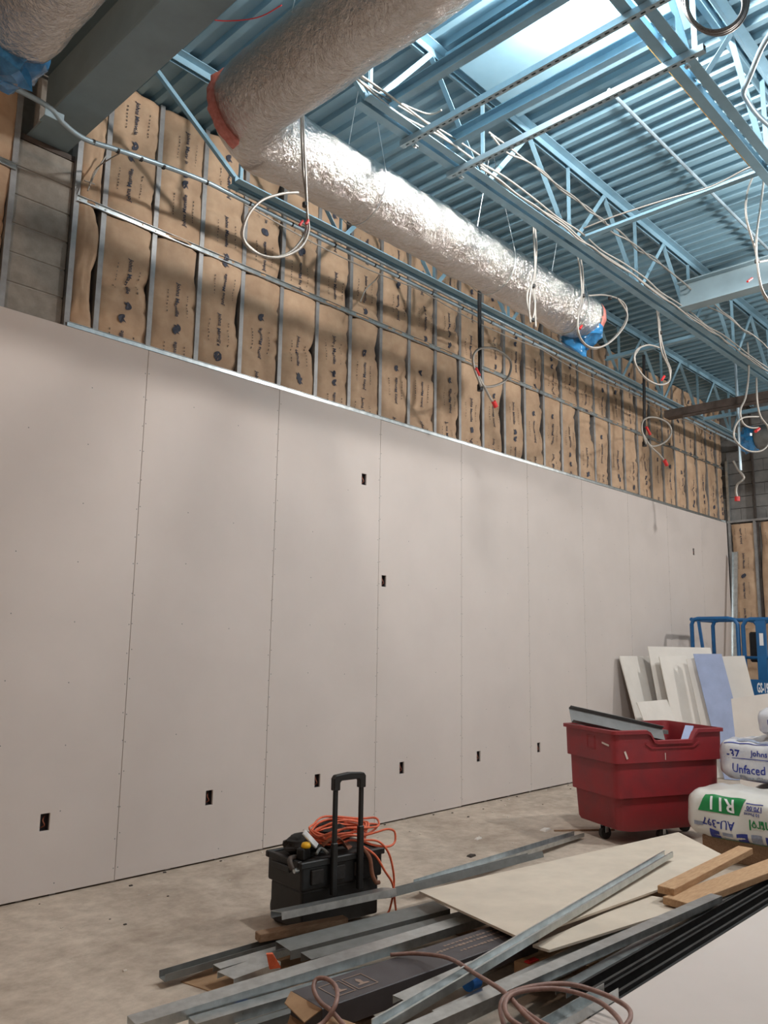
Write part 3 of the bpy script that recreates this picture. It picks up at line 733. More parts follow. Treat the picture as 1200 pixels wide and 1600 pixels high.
MB().tube(l1, 0.02, 8).build('pipe', 'conduit', [o for o in col.objects if o.name.startswith('pipe_drop') and o.type == 'EMPTY'][-1])
# strands at right
l1 = pp([(1182, 262), (1168, 300), (1166, 340), (1180, 390), (1183, 410), (1187, 440), (1195, 465), (1210, 480)], Y=-3.2); l2 = pp([(1195, 265), (1190, 310), (1182, 370), (1183, 410), (1190, 450), (1203, 472)], Y=-3.22); l3 = pp([(1240, 402), (1205, 406), (1183, 410)], Y=-3.2)
cable('bunched pale cables hanging beside the wide flange beam at right edge', [l1, l2, l3], 0.008, plugs=[(P(1168, 440, Y=-3.2), P(1175, 435, Y=-3.2), 0.008)], ties=[P(1183, 408, Y=-3.2)])
# cable bundle on the joist beside the duct
def along(Y, z, xa, xb, amp, seed, n=26):
    return [V(xa+(xb-xa)*i/n, Y+amp*noise.noise(Vector((i*0.55, seed, 0))), z+amp*0.8*noise.noise(Vector((i*0.6, seed, 9)))) for i in range(n+1)]
cable('bundle of metal cables laid along the joist beside the duct', [along(-1.965, 4.93, 3.0, 13.0, 0.035, 1), along(-1.975, 4.96, 3.0, 12.6, 0.045, 2), along(-1.985, 4.90, 4.2, 10.0, 0.03, 3)], 0.0085, name='cable_bundle', group=None)
cable('loose cable pair sagging across the joist webs under the deck', [along(-2.06, 5.14, 4.2, 10.2, 0.05, 4), along(-2.08, 5.11, 4.2, 10.0, 0.06, 5)], 0.008, name='cable_bundle')
cable('thin pale cable drooping below the wall side conduit', [[V(x_, -0.43, 4.85-0.05*abs(math.sin((x_-3.3)*1.55))) for x_ in [3.3+0.12*i for i in range(75)]]], 0.006, name='drooping_cable')
cable('thin cable pair climbing the duct side of the joist by the slotted rails', [pp([(560, 118), (585, 135), (620, 158), (668, 178), (690, 172)], Z=5.05), pp([(556, 122), (590, 145), (640, 176), (700, 210), (760, 250)], Z=5.0)], 0.007, name='cable_bundle')
cable('grey cable stretched along the angle bar to the bunched cables', [pp([(912, 357), (960, 338), (1040, 312), (1110, 292), (1170, 262), (1195, 258)], Z=4.99)], 0.007, name='drooping_cable')
cable('short frayed wire ends hanging at the batts under the conduit', [[V(2.30, -0.435, 4.79)]+pp([(152, 262), (140, 290)], Y=-0.08), pp([(166, 243), (148, 272), (137, 298)], Y=-0.06), pp([(132, 282), (148, 288)], Y=-0.06)], 0.005, name='wire_whip')
cable('bent grey wire whip hanging in front of the batts under the conduit', [[V(4.80, -0.44, 4.86)]+pp([(588, 436), (572, 452), (563, 472)], Y=-0.30)], 0.006, name='wire_whip')
# coil of flexible conduit at the upper right
cl = thing('conduit_coil', 'dark coil of flexible conduit hanging at the top right corner', 'coil', P(1115, 60, Y=-3.75))
for k in range(3):
    c0 = P(1117, -2+2*k, Y=-3.72-0.02*k); hd = V(0.70, -0.714, 0)
    R_ = 52/F_PX*(c0-CAM).dot(fw)
    pts = [c0+hd*((R_-0.012*k)*math.cos(a))+V(0, 0, (R_*1.15-0.010*k)*math.sin(a)+0.01*math.cos(2*a+k)) for a in [2*math.pi*i/44 for i in range(44)]]
    MB().tube(pts, 0.011, 8, closed=True).build('loop', 'flexdk', cl, smooth=True)
tag(MB().tube(spline(pp([(1212, 40), (1190, 75), (1172, 118), (1162, 142), (1166, 155), (1186, 182), (1225, 215)], Z=4.97), 6), 0.016, 10).build('bent_conduit', 'conduit', smooth=True), 'bent grey conduit at the right edge below the coil', 'conduit')
tag(MB().tube([P(983, 38, Z=5.2), P(1080, 152, Z=5.1), P(1170, 258, Z=5.0), P(1250, 330, Z=5.0)], 0.0045, 6).build('amber_cord', 'rope'), 'thin amber cord stretched from the bright lamp towards the right', 'cord')
tag(MB().tube(spline(pp([(270, -4), (300, 18), (340, 32), (400, 28), (440, 8)], Z=5.45), 6), 0.004, 6).build('red_wire', 'redplug', smooth=True), 'thin red wire draped under the deck at upper left', 'wire')
for k, (a, b) in enumerate((((245, 118), (300, 192)), ((345, 245), (398, 300)))):
    pass

# ---------------------------------------------------------------- lamps (same temporary led fitting, also used for the added fill)
def lamp(x, y, z, label, watt, colr=None, off=0.13):
    t = thing('work_lamp', label, 'lamp', (x, y, z), 'temporary led lamps under the deck')
    MB().lathe((x, y, z), [(0.03, 0.075), (0.06, 0.07), (0.10, 0.05), (0.105, 0.02)], 20).build('housing', 'reflector', t, smooth=True, auto=40)
    MB().lathe((x, y, z), [(0.05, -0.035), (0.085, -0.02), (0.098, 0.0), (0.10, 0.02)], 20).build('lens', 'bulb', t, smooth=True)
    MB().tube([(x, y, z+0.07), (x, y, 5.56 if 3.8 < x < 4.7 and y > -4.3 else ZD)], 0.006, 6).build('cord', 'tape', t)
    L = bpy.data.lights.new('lamp_light', 'POINT'); L.energy = watt; L.color = colr or LAMP_COL; L.shadow_soft_size = 0.11
    o = bpy.data.objects.new('lamp_light', L); col.objects.link(o); o.parent = t; o.location = (0, 0, -off)
    return t
lamp(3.97, -3.03, 5.48, 'brightly lit work lamp at the top of the picture under the flat panel', LAMP_W*2.3, off=0.07)
lamp(6.9, -4.25, 4.91, 'lit work lamp past the right picture edge', LAMP_W*2.0)
lamp(11.9, -4.3, 4.72, 'lit work lamp towards the far end wall', LAMP_W*1.9)
lamp(3.97, -7.2, 4.95, 'added fill lamp behind the camera on the right', LAMP_W*0.08)  # unseen lamp, added as weak fill from behind the camera
lamp(-1.3, -3.9, 5.50, 'lit warm work lamp left of the camera', LAMP_W*0.75, (1.0, 0.58, 0.33))

# ================================================================== ON THE FLOOR
def rect(c, ex, ey, a, b, z0, z1):
    """oriented box; c corner, ex/ey unit vectors, a/b lengths"""
    q = [c, c+ex*a, c+ex*a+ey*b, c+ey*b]
    return [V(p.x, p.y, z0) for p in q], [V(p.x, p.y, z1) for p in q]

# ---------------------------------------------------------------- red bin cart
def make_cart():
    ang = math.radians(-24); ex = V(math.cos(ang), math.sin(ang), 0); ey = V(-math.sin(ang), math.cos(ang), 0)
    N = V(6.10, -1.87, 0); L, W = 1.12, 0.69
    cart = thing('bin_cart', 'red plastic bin cart on casters with steel offcuts sticking out', 'cart', N+ex*L/2+ey*W/2)
    def outline(ins, n=30, m=18, r=0.05):
        pts = []          # (local x, local y, side, t)
        x0, x1, y0, y1 = ins, L-ins, ins, W-ins
        def side(a, b, k, cnt):
            for i in range(cnt):
                t = i/cnt; pts.append((a[0]+(b[0]-a[0])*t, a[1]+(b[1]-a[1])*t, k, t))
        side((x0+r, y0), (x1-r, y0), 0, n)
        for i in range(5): a = -math.pi/2+i/5*math.pi/2; pts.append((x1-r+r*math.cos(a), y0+r+r*math.sin(a), 1, 0))
        side((x1, y0+r), (x1, y1-r), 2, m)
        for i in range(5): a = i/5*math.pi/2; pts.append((x1-r+r*math.cos(a), y1-r+r*math.sin(a), 1, 0))
        side((x1-r, y1), (x0+r, y1), 4, n)
        for i in range(5): a = math.pi/2+i/5*math.pi/2; pts.append((x0+r+r*math.cos(a), y1-r+r*math.sin(a), 1, 0))
        side((x0, y1-r), (x0, y0+r), 6, m)
        for i in range(5): a = math.pi+i/5*math.pi/2; pts.append((x0+r+r*math.cos(a), y0+r+r*math.sin(a), 1, 0))
        return pts
    def drop(k, t):
        if k == 0:
            if 0.34 < t < 0.70: return 0.085
            if 0.29 < t <= 0.34: return 0.085*(t-0.29)/0.05
            if 0.70 <= t < 0.75: return 0.085*(0.75-t)/0.05
        return 0.0
    rings = [(0.075, 0.105, 0), (0.062, 0.13, 0), (0.05, 0.37, 0), (0.028, 0.375, 0), (0.022, 0.645, 0), (0.0, 0.65, 0), (-0.004, 0.875, 1), (-0.022, 0.878, 1), (-0.022, 0.905, 1), (0.01, 0.908, 1), (0.018, 0.87, 1), (0.03, 0.65, 0), (0.08, 0.17, 0)]
    vs = []; fs = []
    for (ins, z, dr) in rings:
        for (lx, ly, k, t) in outline(ins):
            zz = z-(drop(k, t) if dr else 0)
            if z < 0.16:      # bottom edge rises at both ends over the casters
                e = min(lx, L-lx); zz += max(0, 0.20-e)*0.14
            q = N+ex*lx+ey*ly; vs.append(V(q.x, q.y, zz))
    n = len(vs)//len(rings)
    for i in range(len(rings)-1):
        for k in range(n): fs.append((i*n+k, i*n+(k+1) % n, (i+1)*n+(k+1) % n, (i+1)*n+k))
    fs.append(tuple(reversed(range(n)))); fs.append(tuple((len(rings)-1)*n+k for k in range(n)))
    MB().add(vs, fs).build('bin', 'redcart', cart, smooth=True, auto=30)
    # ribs of the moulded handle frame under the notch and label frame on the end
    def lp(lx, ly, z): q = N+ex*lx+ey*ly; return V(q.x, q.y, z)
    fr = MB()
    for a, b in ((lp(0.30, -0.004, 0.80), lp(0.36, -0.004, 0.765)), (lp(0.36, -0.004, 0.765), lp(0.80, -0.004, 0.765)), (lp(0.80, -0.004, 0.765), lp(0.86, -0.004, 0.80))):
        fr.bar(a, b, 0.014, 0.016)
    fr.build('handle_rib', 'redcart', cart)
    fr = MB()
    for a, b in (((0.26, 0.84), (0.36, 0.84)), ((0.36, 0.84), (0.36, 0.74)), ((0.36, 0.74), (0.26, 0.74)), ((0.26, 0.74), (0.26, 0.84))):
        fr.bar(lp(-0.001, a[0], a[1]), lp(-0.001, b[0], b[1]), 0.01, 0.01, (1, 0, 0.2))
    fr.build('label_frame', 'redcart', cart)
    for (a, b, wd) in ((lp(-0.006, 0.16, 0.80), lp(-0.006, 0.07, 0.785), 0.014), (lp(0.09, -0.006, 0.745), lp(0.115, -0.006, 0.685), 0.018), (lp(0.5, -0.004, 0.72), lp(0.5, -0.004, 0.665), 0.006)):
        MB().bar(a, b, wd, 0.002, (ex if abs((b-a).dot(ey)) > 0.03 else -ey)).build('scuff', 'scuff', cart)
    for lx, ly in ((0.14, W/2), (L-0.14, W/2), (L/2, 0.14), (L/2, W-0.14)):
        if True:
            c0 = lp(lx, ly, 0)
            cs = MB().cyl(c0+ey*0.0+V(0, 0, 0.05)-ex*0.0-ey*0.018, c0+V(0, 0, 0.05)+ey*0.018, 0.05, 16).build('caster_wheel', 'rubber', cart, smooth=True, auto=40)
            MB().box((c0.x-0.03, c0.y-0.026, 0.055), (c0.x+0.03, c0.y-0.022, 0.13)).box((c0.x-0.03, c0.y+0.022, 0.055), (c0.x+0.03, c0.y+0.026, 0.13)).box((c0.x-0.04, c0.y-0.035, 0.13), (c0.x+0.04, c0.y+0.035, 0.14)).build('fork', 'galv', cs)
    # contents resting on rims
    tag(MB().sweep(chan(0.15, 0.04, 0.003, up=True), lp(-0.03, 0.56, 0.985), lp(0.86, 0.42, 0.80), (-0.0, -0.6, 0.35)).build('steel_track', 'dullgrey'), 'dull grey steel track propped across the red cart', 'steel track')
    tag(MB().sweep(chan(0.10, 0.035, 0.003, up=False), lp(0.10, 0.61, 0.86), lp(1.0, 0.57, 0.80)).build('steel_track', 'galvdark'), 'narrow steel track lying behind the propped one in the red cart', 'steel track')
    tag(MB().bar(lp(0.76, 0.10, 0.70), lp(0.99, 0.24, 0.90), 0.07, 0.012).build('board_offcut', 'bluebd'), 'lavender board offcut sticking up inside the red cart', 'board')
    return cart
make_cart()

# ---------------------------------------------------------------- tool chest on wheels
def make_toolbox():
    ang = math.radians(-6); c = V(3.03, -1.64, 0)
    R2 = lambda mb: mb.rot(ang, c)
    t = thing('rolling_toolbox', 'black rolling tool chest with raised telescopic handle, piled with tools', 'toolbox', (3.22, -1.55, 0))
    x0, x1, y0, y1 = c.x, c.x+0.57, c.y, c.y+0.34
    R2(MB().box((x0+0.015, y0+0.015, 0.03), (x1-0.015, y1-0.015, 0.24))).build('lower_bin', 'black', t, bevel=0.012, seg=2)
    R2(MB().box((x0, y0, 0.24), (x1, y1, 0.375))).build('upper_bin', 'black', t, bevel=0.012, seg=2)
    R2(MB().box((x0-0.012, y0-0.012, 0.36), (x1+0.012, y0+0.02, 0.395)).box((x0-0.012, y1-0.02, 0.36), (x1+0.012, y1+0.012, 0.395)).box((x0-0.012, y0+0.02, 0.36), (x0+0.02, y1-0.02, 0.395)).box((x1-0.02, y0+0.02, 0.36), (x1+0.012, y1-0.02, 0.395))).build('rim', 'black', t, bevel=0.005)
    for k in range(3):
        R2(MB().box((x0+0.06+0.15*k, y0-0.012, 0.27), (x0+0.14+0.15*k, y0, 0.345))).build('latch', 'dkfab', t, bevel=0.004)
    for xx in (x0+0.06, x1-0.09):
        R2(MB().cyl((xx, y1-0.02, 0.075), (xx+0.035, y1-0.02, 0.075), 0.075, 18)).build('wheel', 'rubber', t, smooth=True, auto=40)
    R2(MB().box((x0-0.03, y0+0.08, 0.33), (x0-0.012, y1-0.08, 0.36))).build('side_grip', 'black', t, bevel=0.004)
    # telescopic handle
    hx = (x0+0.20, x0+0.385); hy = y0-0.022; rs = []
    for h, zs in ((hx[0], (0.20, 0.475, 0.80)), (hx[1], (0.20, 0.545, 0.80))):
        p = R2(MB().box((h-0.018, hy-0.014, zs[0]), (h+0.018, hy+0.014, zs[1]))).build('outer_tube', 'black', t, bevel=0.005)
        R2(MB().box((h-0.014, hy-0.010, zs[1]), (h+0.014, hy+0.010, zs[2]))).build('inner_tube', 'black', p, bevel=0.004)
    g = MB(); n = 12; prev = None
    pr = [(hx[0]-0.022, 0.755), (hx[0]-0.022, 0.82), (hx[0]-0.008, 0.838), ((hx[0]+hx[1])/2, 0.846), (hx[1]+0.008, 0.838), (hx[1]+0.022, 0.82), (hx[1]+0.022, 0.755), (hx[1]-0.022, 0.755), (hx[1]-0.022, 0.797), (hx[1]-0.034, 0.806), (hx[0]+0.034, 0.806), (hx[0]+0.022, 0.797), (hx[0]+0.022, 0.755)]
    g.hexa([V(a, hy-0.018, b) for a, b in pr], [V(a, hy+0.018, b) for a, b in pr]); R2(g).build('grip', 'black', t, bevel=0.004)
    # inner clutter tray in the top
    R2(MB().box((x0+0.01, y0+0.01, 0.34), (x1-0.01, y1-0.01, 0.385))).build('tray', 'dkfab', t)
    return t, c, ang
tb, tbc, tba = make_toolbox()
def tw(lx, ly, z):
    m = Matrix.Rotation(tba, 3, 'Z'); q = m @ V(lx, ly, 0) + tbc; return V(q.x, q.y, z)
# things piled on the chest
def lump(name, c, sx, sy, sz, seed, m, label, cat, rotz=0.0, nu=20, nv=12, k1=0.25):
    o = film(name, c, None, sx, sy, sz, seed, m, rotz); return tag(o, label, cat)
lump('tool_pouch', tw(0.14, 0.20, 0.435), 0.12, 0.09, 0.055, 3.3, 'dkfab', 'dark cloth tool pouch on the left of the tool chest', 'pouch', 0.1)
lump('tool_bag', tw(0.38, 0.24, 0.455), 0.15, 0.075, 0.075, 8.3, 'dkfab', 'soft dark grey tool bag lying under the orange cord', 'bag', 0.0)
b = MB(); pr = []
strip = [tw(0.20+0.2*t, 0.10-0.05*math.sin(t*3), 0.40+0.075*math.sin(math.pi*min(1, t*1.25+0.12))) for t in [i/14 for i in range(15)]]
vs = []; fs = []
for q in strip: vs += [q+V(0, -0.02, 0.01), q+V(0.01, 0.035, 0.02), q+V(0.01, 0.035, 0.014), q+V(0, -0.02, 0.004)]
for i in range(14):
    for k in range(4): fs.append((i*4+k, (i+1)*4+k, (i+1)*4+(k+1) % 4, i*4+(k+1) % 4))
fs += [(3, 2, 1, 0), (56, 57, 58, 59)]
tag(b.add(vs, fs).build('tool_belt', 'leather', smooth=True, auto=50), 'tan leather tool belt strap curled on the tool chest', 'belt')
kn = thing('utility_knife', 'white handled blade tool standing in the tool pouch', 'knife', tw(0.11, 0.12, 0.44))
MB().bar(tw(0.15, 0.06, 0.44), tw(0.055, 0.07, 0.535), 0.032, 0.012, (0.3, -0.8, 0)).build('blade', 'whitepl', kn, bevel=0.002)
MB().bar(tw(0.165, 0.06, 0.42), tw(0.14, 0.06, 0.452), 0.034, 0.018, (0.3, -0.8, 0)).build('handle', 'black', kn, bevel=0.003)
tm = thing('tape_measure', 'black tape measure with yellow cap at the left chest edge', 'tape measure', tw(0.06, 0.05, 0.395))
MB().box((0, 0, 0), (0.075, 0.05, 0.065)).rot(0.3, (0, 0, 0)).xf(lambda q: q+tw(0.03, 0.03, 0.39)).build('case', 'black', tm, bevel=0.01, seg=2)
MB().lathe(tw(0.062, 0.055, 0.455), [(0.026, 0), (0.028, 0.01), (0.022, 0.024), (0.01, 0.028)], 14).build('cap', 'yellow', tm, smooth=True)
pl = thing('pliers', 'dark steel pliers laid open on the front of the tool chest', 'pliers', tw(0.14, 0.06, 0.40))
MB().tube(spline([tw(0.11, 0.02, 0.42), tw(0.15, 0.05, 0.435), tw(0.18, 0.08, 0.43), tw(0.20, 0.12, 0.425)], 5), 0.009, 7).build('arm', 'galvdark', pl, smooth=True)
MB().tube(spline([tw(0.18, 0.01, 0.415), tw(0.175, 0.05, 0.43), tw(0.15, 0.09, 0.44), tw(0.15, 0.13, 0.425)], 5), 0.009, 7).build('arm', 'galvdark', pl, smooth=True)
cs = thing('side_clamp', 'small brown handled clamp hooked on the left rim of the tool chest', 'clamp', tw(-0.03, 0.06, 0.36))
MB().tube(spline([tw(0.03, 0.10, 0.40), tw(-0.02, 0.08, 0.405), tw(-0.045, 0.05, 0.395), tw(-0.04, 0.03, 0.36)], 5), 0.014, 8).build('handle', 'rust', cs, smooth=True)
MB().cyl(tw(-0.03, 0.03, 0.352), tw(0.0, 0.03, 0.352), 0.014, 10).build('screw', 'galv', cs)
# orange extension cord: one long line coiled over the chest
rnd = random.Random(5); op = []
for turn in range(7):
    for i in range(10):
        a = 2*math.pi*i/10+turn*0.3
        rx = 0.155+0.03*rnd.uniform(-1, 1)+0.012*turn*0.5; ry = 0.07+0.02*rnd.uniform(-1, 1)
        zz = 0.50+0.010*turn-0.04*abs(math.cos(a))+rnd.uniform(-.012, .012)
        if math.sin(a) < -0.3: zz -= 0.035
        op.append(tw(0.35+rx*math.cos(a)+0.10*max(0, math.cos(a))*(turn % 3)*0.5, 0.14+ry*math.sin(a), zz))
oc = thing('extension_cord', 'orange extension cord heaped on the tool chest, loops trailing down', 'cord', tw(0.4, 0.14, 0.44))
MB().tube(spline(op, 4), 0.0065, 6).build('coil', 'orange', oc, smooth=True)
MB().tube(spline([tw(0.42, 0.02, 0.47), tw(0.50, -0.02, 0.49), tw(0.58, -0.03, 0.50), tw(0.645, -0.02, 0.475), tw(0.64, -0.03, 0.42), tw(0.58, -0.04, 0.405), tw(0.48, -0.03, 0.425), tw(0.42, 0.0, 0.45)], 8), 0.0065, 6).build('loop', 'orange', oc, smooth=True)
MB().tube(spline([tw(0.40, -0.01, 0.46), tw(0.50, -0.04, 0.445), tw(0.57, -0.05, 0.38), tw(0.61, -0.05, 0.28), tw(0.62, -0.05, 0.18), tw(0.60, -0.04, 0.06), tw(0.56, -0.03, 0.012)], 8), 0.0065, 6).build('loop', 'orange', oc, smooth=True)
MB().tube(spline([tw(0.40, -0.02, 0.43), tw(0.48, -0.045, 0.37), tw(0.54, -0.06, 0.28), tw(0.60, -0.06, 0.20), tw(0.62, -0.06, 0.10), tw(0.66, -0.03, 0.012)], 8), 0.0065, 6).build('loop', 'orange', oc, smooth=True)
MB().tube(spline([tw(0.14, 0.16, 0.47), tw(0.22, 0.14, 0.52), tw(0.32, 0.10, 0.555), tw(0.44, 0.08, 0.54), tw(0.50, 0.08, 0.50)], 8), 0.0065, 6).build('loop', 'orange', oc, smooth=True)
b = [tw(0.41, -0.018, 0.42), tw(0.45, -0.03, 0.36), tw(0.47, -0.03, 0.27), tw(0.50, -0.03, 0.22), tw(0.525, -0.03, 0.215)]
MB().tube(spline(b, 6), 0.012, 8).build('plug_lead', 'leather', oc, smooth=True)

# ---------------------------------------------------------------- boards leaning
def leaning(label, tl, tr, off_, th, m, name='drywall_offcut', zb=0.003, cut=0.0):
    """sheet from top-left to top-right, foot displaced by off_"""
    tl, tr = Vector(tl), Vector(tr)
    bl = V(tl.x+off_[0], tl.y+off_[1], zb); br = V(tr.x+off_[0], tr.y+off_[1], zb)
    nrm = (tr-tl).cross(bl-tl).normalized()*th
    if nrm.y > 0 and abs(nrm.y) > abs(nrm.x): nrm = -nrm
    q = [bl, br, tr, tl]
    nb = [a-nrm for a in q]
    return tag(MB().hexa(q, nb).build(name, m), label, 'board')
Yw = -0.10
leaning('white drywall offcut with a dark strip, leftmost of those leaning on the wall', P(968, 1025, Y=-0.06), P(1018, 1025, Y=-0.06), (0.0, -0.38), 0.013, 'board')
leaning('tallest white drywall offcut, leaning against the lift corner', P(1012, 1010, X=10.2), P(1110, 1012, X=11.06), (-0.14, -0.32), 0.013, 'board')
leaning('white drywall offcut with a small torn spot, in front of the tallest', P(1030, 1026, X=10.15), P(1072, 1024, X=10.58), (-0.14, -0.34), 0.013, 'board')
leaning('small low drywall offcut leaning in front of the other boards', P(995, 1097, Y=-0.50), P(1042, 1093, Y=-0.50), (0.05, -0.35), 0.013, 'board')
leaning('pale board edge standing just left of the lavender board', P(1072, 1030, X=10.44), P(1088, 1028, X=10.52), (-0.20, -0.36), 0.013, 'board')
leaning('lavender coloured moisture board leaning beside the blue lift', P(1083, 1022, X=10.42), P(1127, 1022, X=10.60), (-0.20, -0.40), 0.013, 'bluebd')
leaning('white board leaning right of the lavender board', P(1125, 1026, X=10.74), P(1163, 1025, X=10.85), (-0.20, -0.36), 0.013, 'board')
leaning('white board standing behind the stacked insulation bags', P(1143, 1092, X=8.55), P(1225, 1080, X=8.55), (-0.10, -0.10), 0.013, 'board')

# ---------------------------------------------------------------- scissor lift
def make_lift():
    X = 11.22; ya, yb = -0.36, -2.20; D = 0.74
    t = thing('scissor_lift', 'blue scissor lift with guard rails parked in the far corner', 'lift', (X+D/2, (ya+yb)/2, 0))
    MB().box((X+0.02, yb+0.1, 0.10), (X+D-0.02, ya-0.1, 0.42)).build('chassis', 'liftblue', t, bevel=0.02, seg=2)
    for y in (ya-0.25, yb+0.25):
        for x in (X+0.0, X+D-0.12):
            MB().cyl((x, y, 0.16), (x+0.12, y, 0.16), 0.16, 18).build('wheel', 'rubber', t, smooth=True, auto=40)
    for k in range(3):
        for s in (0, 1):
            for x in (X+0.12, X+D-0.12):
                z0, z1 = 0.45+0.14*k, 0.45+0.14*(k+1)
                MB().bar((x+0.03*s, ya-0.2, z0 if s else z1), (x+0.03*s, yb+0.2, z1 if s else z0), 0.03, 0.07).build('scissor_arm', 'liftblue', t)
    MB().box((X, yb, 0.93), (X+D, ya, 0.99)).build('platform', 'galvdark', t)
    g0 = P(1180, 1075, X=X-0.047)
    side = MB().box((X-0.045, yb, g0.z-0.12), (X-0.03, ya, g0.z+0.11)).build('toe_board', 'liftblue', t)
    g0 = P(1180, 1075, X=X-0.047)
    for word, cy in (('GS-1930', g0.y-0.125), ('Genie', g0.y+0.11)):
        gv, gf = text_geo(word, 0.17, 0.0, 0.035)
        MB().add([(X-0.047, cy-q[0]*0.34, g0.z+q[1]) for q in gv], gf).build('lettering', 'whitepl', side)
    MB().box((X+D, yb, 0.96), (X+D+0.012, ya, 1.15)).build('toe_board', 'liftblue', t)
    # left rail bay: bent hoop, then straight bay; same on far side
    ym = -0.99
    for x in (X, X+D):
        hoop = [V(x, ya, 1.0), V(x, ya, 1.90), V(x, ya-0.03, 1.965), V(x, ya-0.09, 1.98), V(x, ym+0.12, 1.98), V(x, ym+0.04, 1.96), V(x, ym, 1.90), V(x, ym, 1.0)]
        MB().tube(hoop, 0.028, 10).build('guard_rail', 'liftblue', t, smooth=True, auto=60)
        hoop = [V(x, ym-0.07, 1.0), V(x, ym-0.07, 1.88), V(x, ym-0.11, 1.95), V(x, ym-0.17, 1.965), V(x, yb, 1.965), V(x, yb, 1.0)]
        MB().tube(hoop, 0.028, 10).build('guard_rail', 'liftblue', t, smooth=True, auto=60)
        MB().tube([V(x, ym-0.07, 1.46), V(x, yb, 1.46)], 0.02, 8).build('mid_rail', 'liftblue', t, smooth=True)
        if x == X: MB().bar((x, ya-0.20, 1.02), (x, ya-0.10, 1.95), 0.035, 0.035).build('brace', 'liftblue', t)
        MB().box((x-0.02, ym-0.36, 1.0), (x+0.02, ym-0.24, 1.96)).build('post', 'liftblue', t)
    MB().tube([V(X, ya, 1.97), V(X+D, ya, 1.97)], 0.028, 10).build('end_rail', 'liftblue', t)
    MB().tube([V(X, yb, 1.965), V(X+D, yb, 1.965)], 0.028, 10).build('end_rail', 'liftblue', t)
    MB().box((X-0.023, ym-0.33, 1.62), (X-0.021, ym-0.28, 1.78)).build('decal', 'whitepl', t)
    MB().box((X+0.1, ym-0.22, 1.40), (X+0.26, ym-0.10, 1.80)).build('control_box', 'black', t, bevel=0.02)
    return t
make_lift()
st0 = V(13.55, -0.16, 3.15); st1 = V(12.9, -0.22, 0.01)
tag(MB().sweep(chan(0.09, 0.035, 0.003, up=True), st1, st0, (-1, 0, -0.2)).build('steel_stud', 'galv'), 'long steel stud leaning into the far corner behind the lift', 'stud')

# ---------------------------------------------------------------- insulation bags
def bag(label, xa, xb, ya, yb, za, zb, seed, m, puff=0.02):
    """pillow bag, axis along y"""
    t = thing('insulation_bag', label, 'bag', ((xa+xb)/2, (ya+yb)/2, za), 'wrapped insulation bags in the stack')
    a, b = (xb-xa)/2, (zb-za)/2; cx, cz = (xa+xb)/2, (za+zb)/2; L = ya-yb
    def surf(s, ph, lift=0.0):      # s metres from the ya end, ph angle (pi = towards camera, pi/2 = up)
        t_ = s/L; e = min(t_, 1-t_)*L
        k = 1-0.22*max(0, 1-e/0.10)**2
        c, sn = math.cos(ph), math.sin(ph); p_ = 0.48
        x = a*math.copysign(abs(c)**p_, c)*k; z = b*math.copysign(abs(sn)**p_, sn)*k
        q = V(cx+x, ya-s, cz+z)
        d = V(x/a/a, 0, z/b/b).normalized()
        n = puff*noise.noise(q*5+V(seed, 0, 0))+puff*0.6*noise.noise(q*13+V(0, seed, 0))
        if sn < -0.5: n = min(n, 0)
        return q+d*(n+lift)
    nu, nv = 48, 40; vs = []; fs = []
    for j in range(nv+1):
        for i in range(nu): vs.append(surf(L*j/nv, 2*math.pi*i/nu))
    for j in range(nv):
        for i in range(nu): fs.append((j*nu+i, j*nu+(i+1) % nu, (j+1)*nu+(i+1) % nu, (j+1)*nu+i))
    fs.append(tuple(reversed(range(nu)))); fs.append(tuple(nv*nu+i for i in range(nu)))
    # zmin to za
    lo = min(q.z for q in vs); vs = [V(q.x, q.y, max(q.z, za)) for q in vs]
    MB().add(vs, fs).build('wrap', m, t, smooth=True)
    # arc table for the front and top: height coordinate h (m up from mid front) -> angle
    tab = []; acc = 0; prev = None
    for i in range(400):
        ph = math.pi*1.5-i/399*math.pi*1.1
        c, sn = math.cos(ph), math.sin(ph); q = V(a*math.copysign(abs(c)**0.48, c), 0, b*math.copysign(abs(sn)**0.48, sn))
        if prev is not None: acc += (q-prev).length
        tab.append((acc, ph)); prev = q
    mid = min(tab, key=lambda r: abs(r[1]-math.pi))[0]
    def ang(h):
        for (l, ph) in tab:
            if l-mid >= h: return ph
        return tab[-1][1]
    def put(name, geo, s, h, mat_, up180=False, lift=0.004):
        sg = -1 if up180 else 1
        gv, gf = geo
        MB().add([surf(min(max(s+sg*q[0], 0.01), L-0.01), ang(h+sg*q[1]), lift) for q in gv], gf).build(name, mat_, t)
    def patch(w_, h_, n=10, mm=8, skew=0.0):
        gv = [V(-w_/2+w_*i/n+skew*(j/mm-0.5), -h_/2+h_*j/mm, 0) for j in range(mm+1) for i in range(n+1)]
        return gv, [(j*(n+1)+i, j*(n+1)+i+1, (j+1)*(n+1)+i+1, (j+1)*(n+1)+i) for j in range(mm) for i in range(n)]
    return t, put, patch
rb, put, patch = bag('white insulation bag with upside down green R11 panel, lowest at front', 6.24, 6.80, -2.36, -3.55, 0.165, 0.52, 1.0, 'bag')
put('green_panel', patch(0.30, 0.12, 30, 16, skew=0.05), 0.28, 0.10, 'baggreen', lift=0.005)
put('lettering', text_geo('R11', 0.125, 0.02), 0.28, 0.10, 'whitepl', True, 0.010)
put('lettering', text_geo('AU-397', 0.075, 0.02), 0.25, -0.035, 'bagblue', True)
put('lettering', text_geo('Sound Control', 0.075, 0.02), 0.70, -0.02, 'baggreen', True)
put('lettering', text_geo('10 Pieces', 0.03, 0.02), 0.50, 0.06, 'bagblue', True)
put('lettering', text_geo('170.00', 0.042, 0.02), 0.52, 0.10, 'bagblue', True)
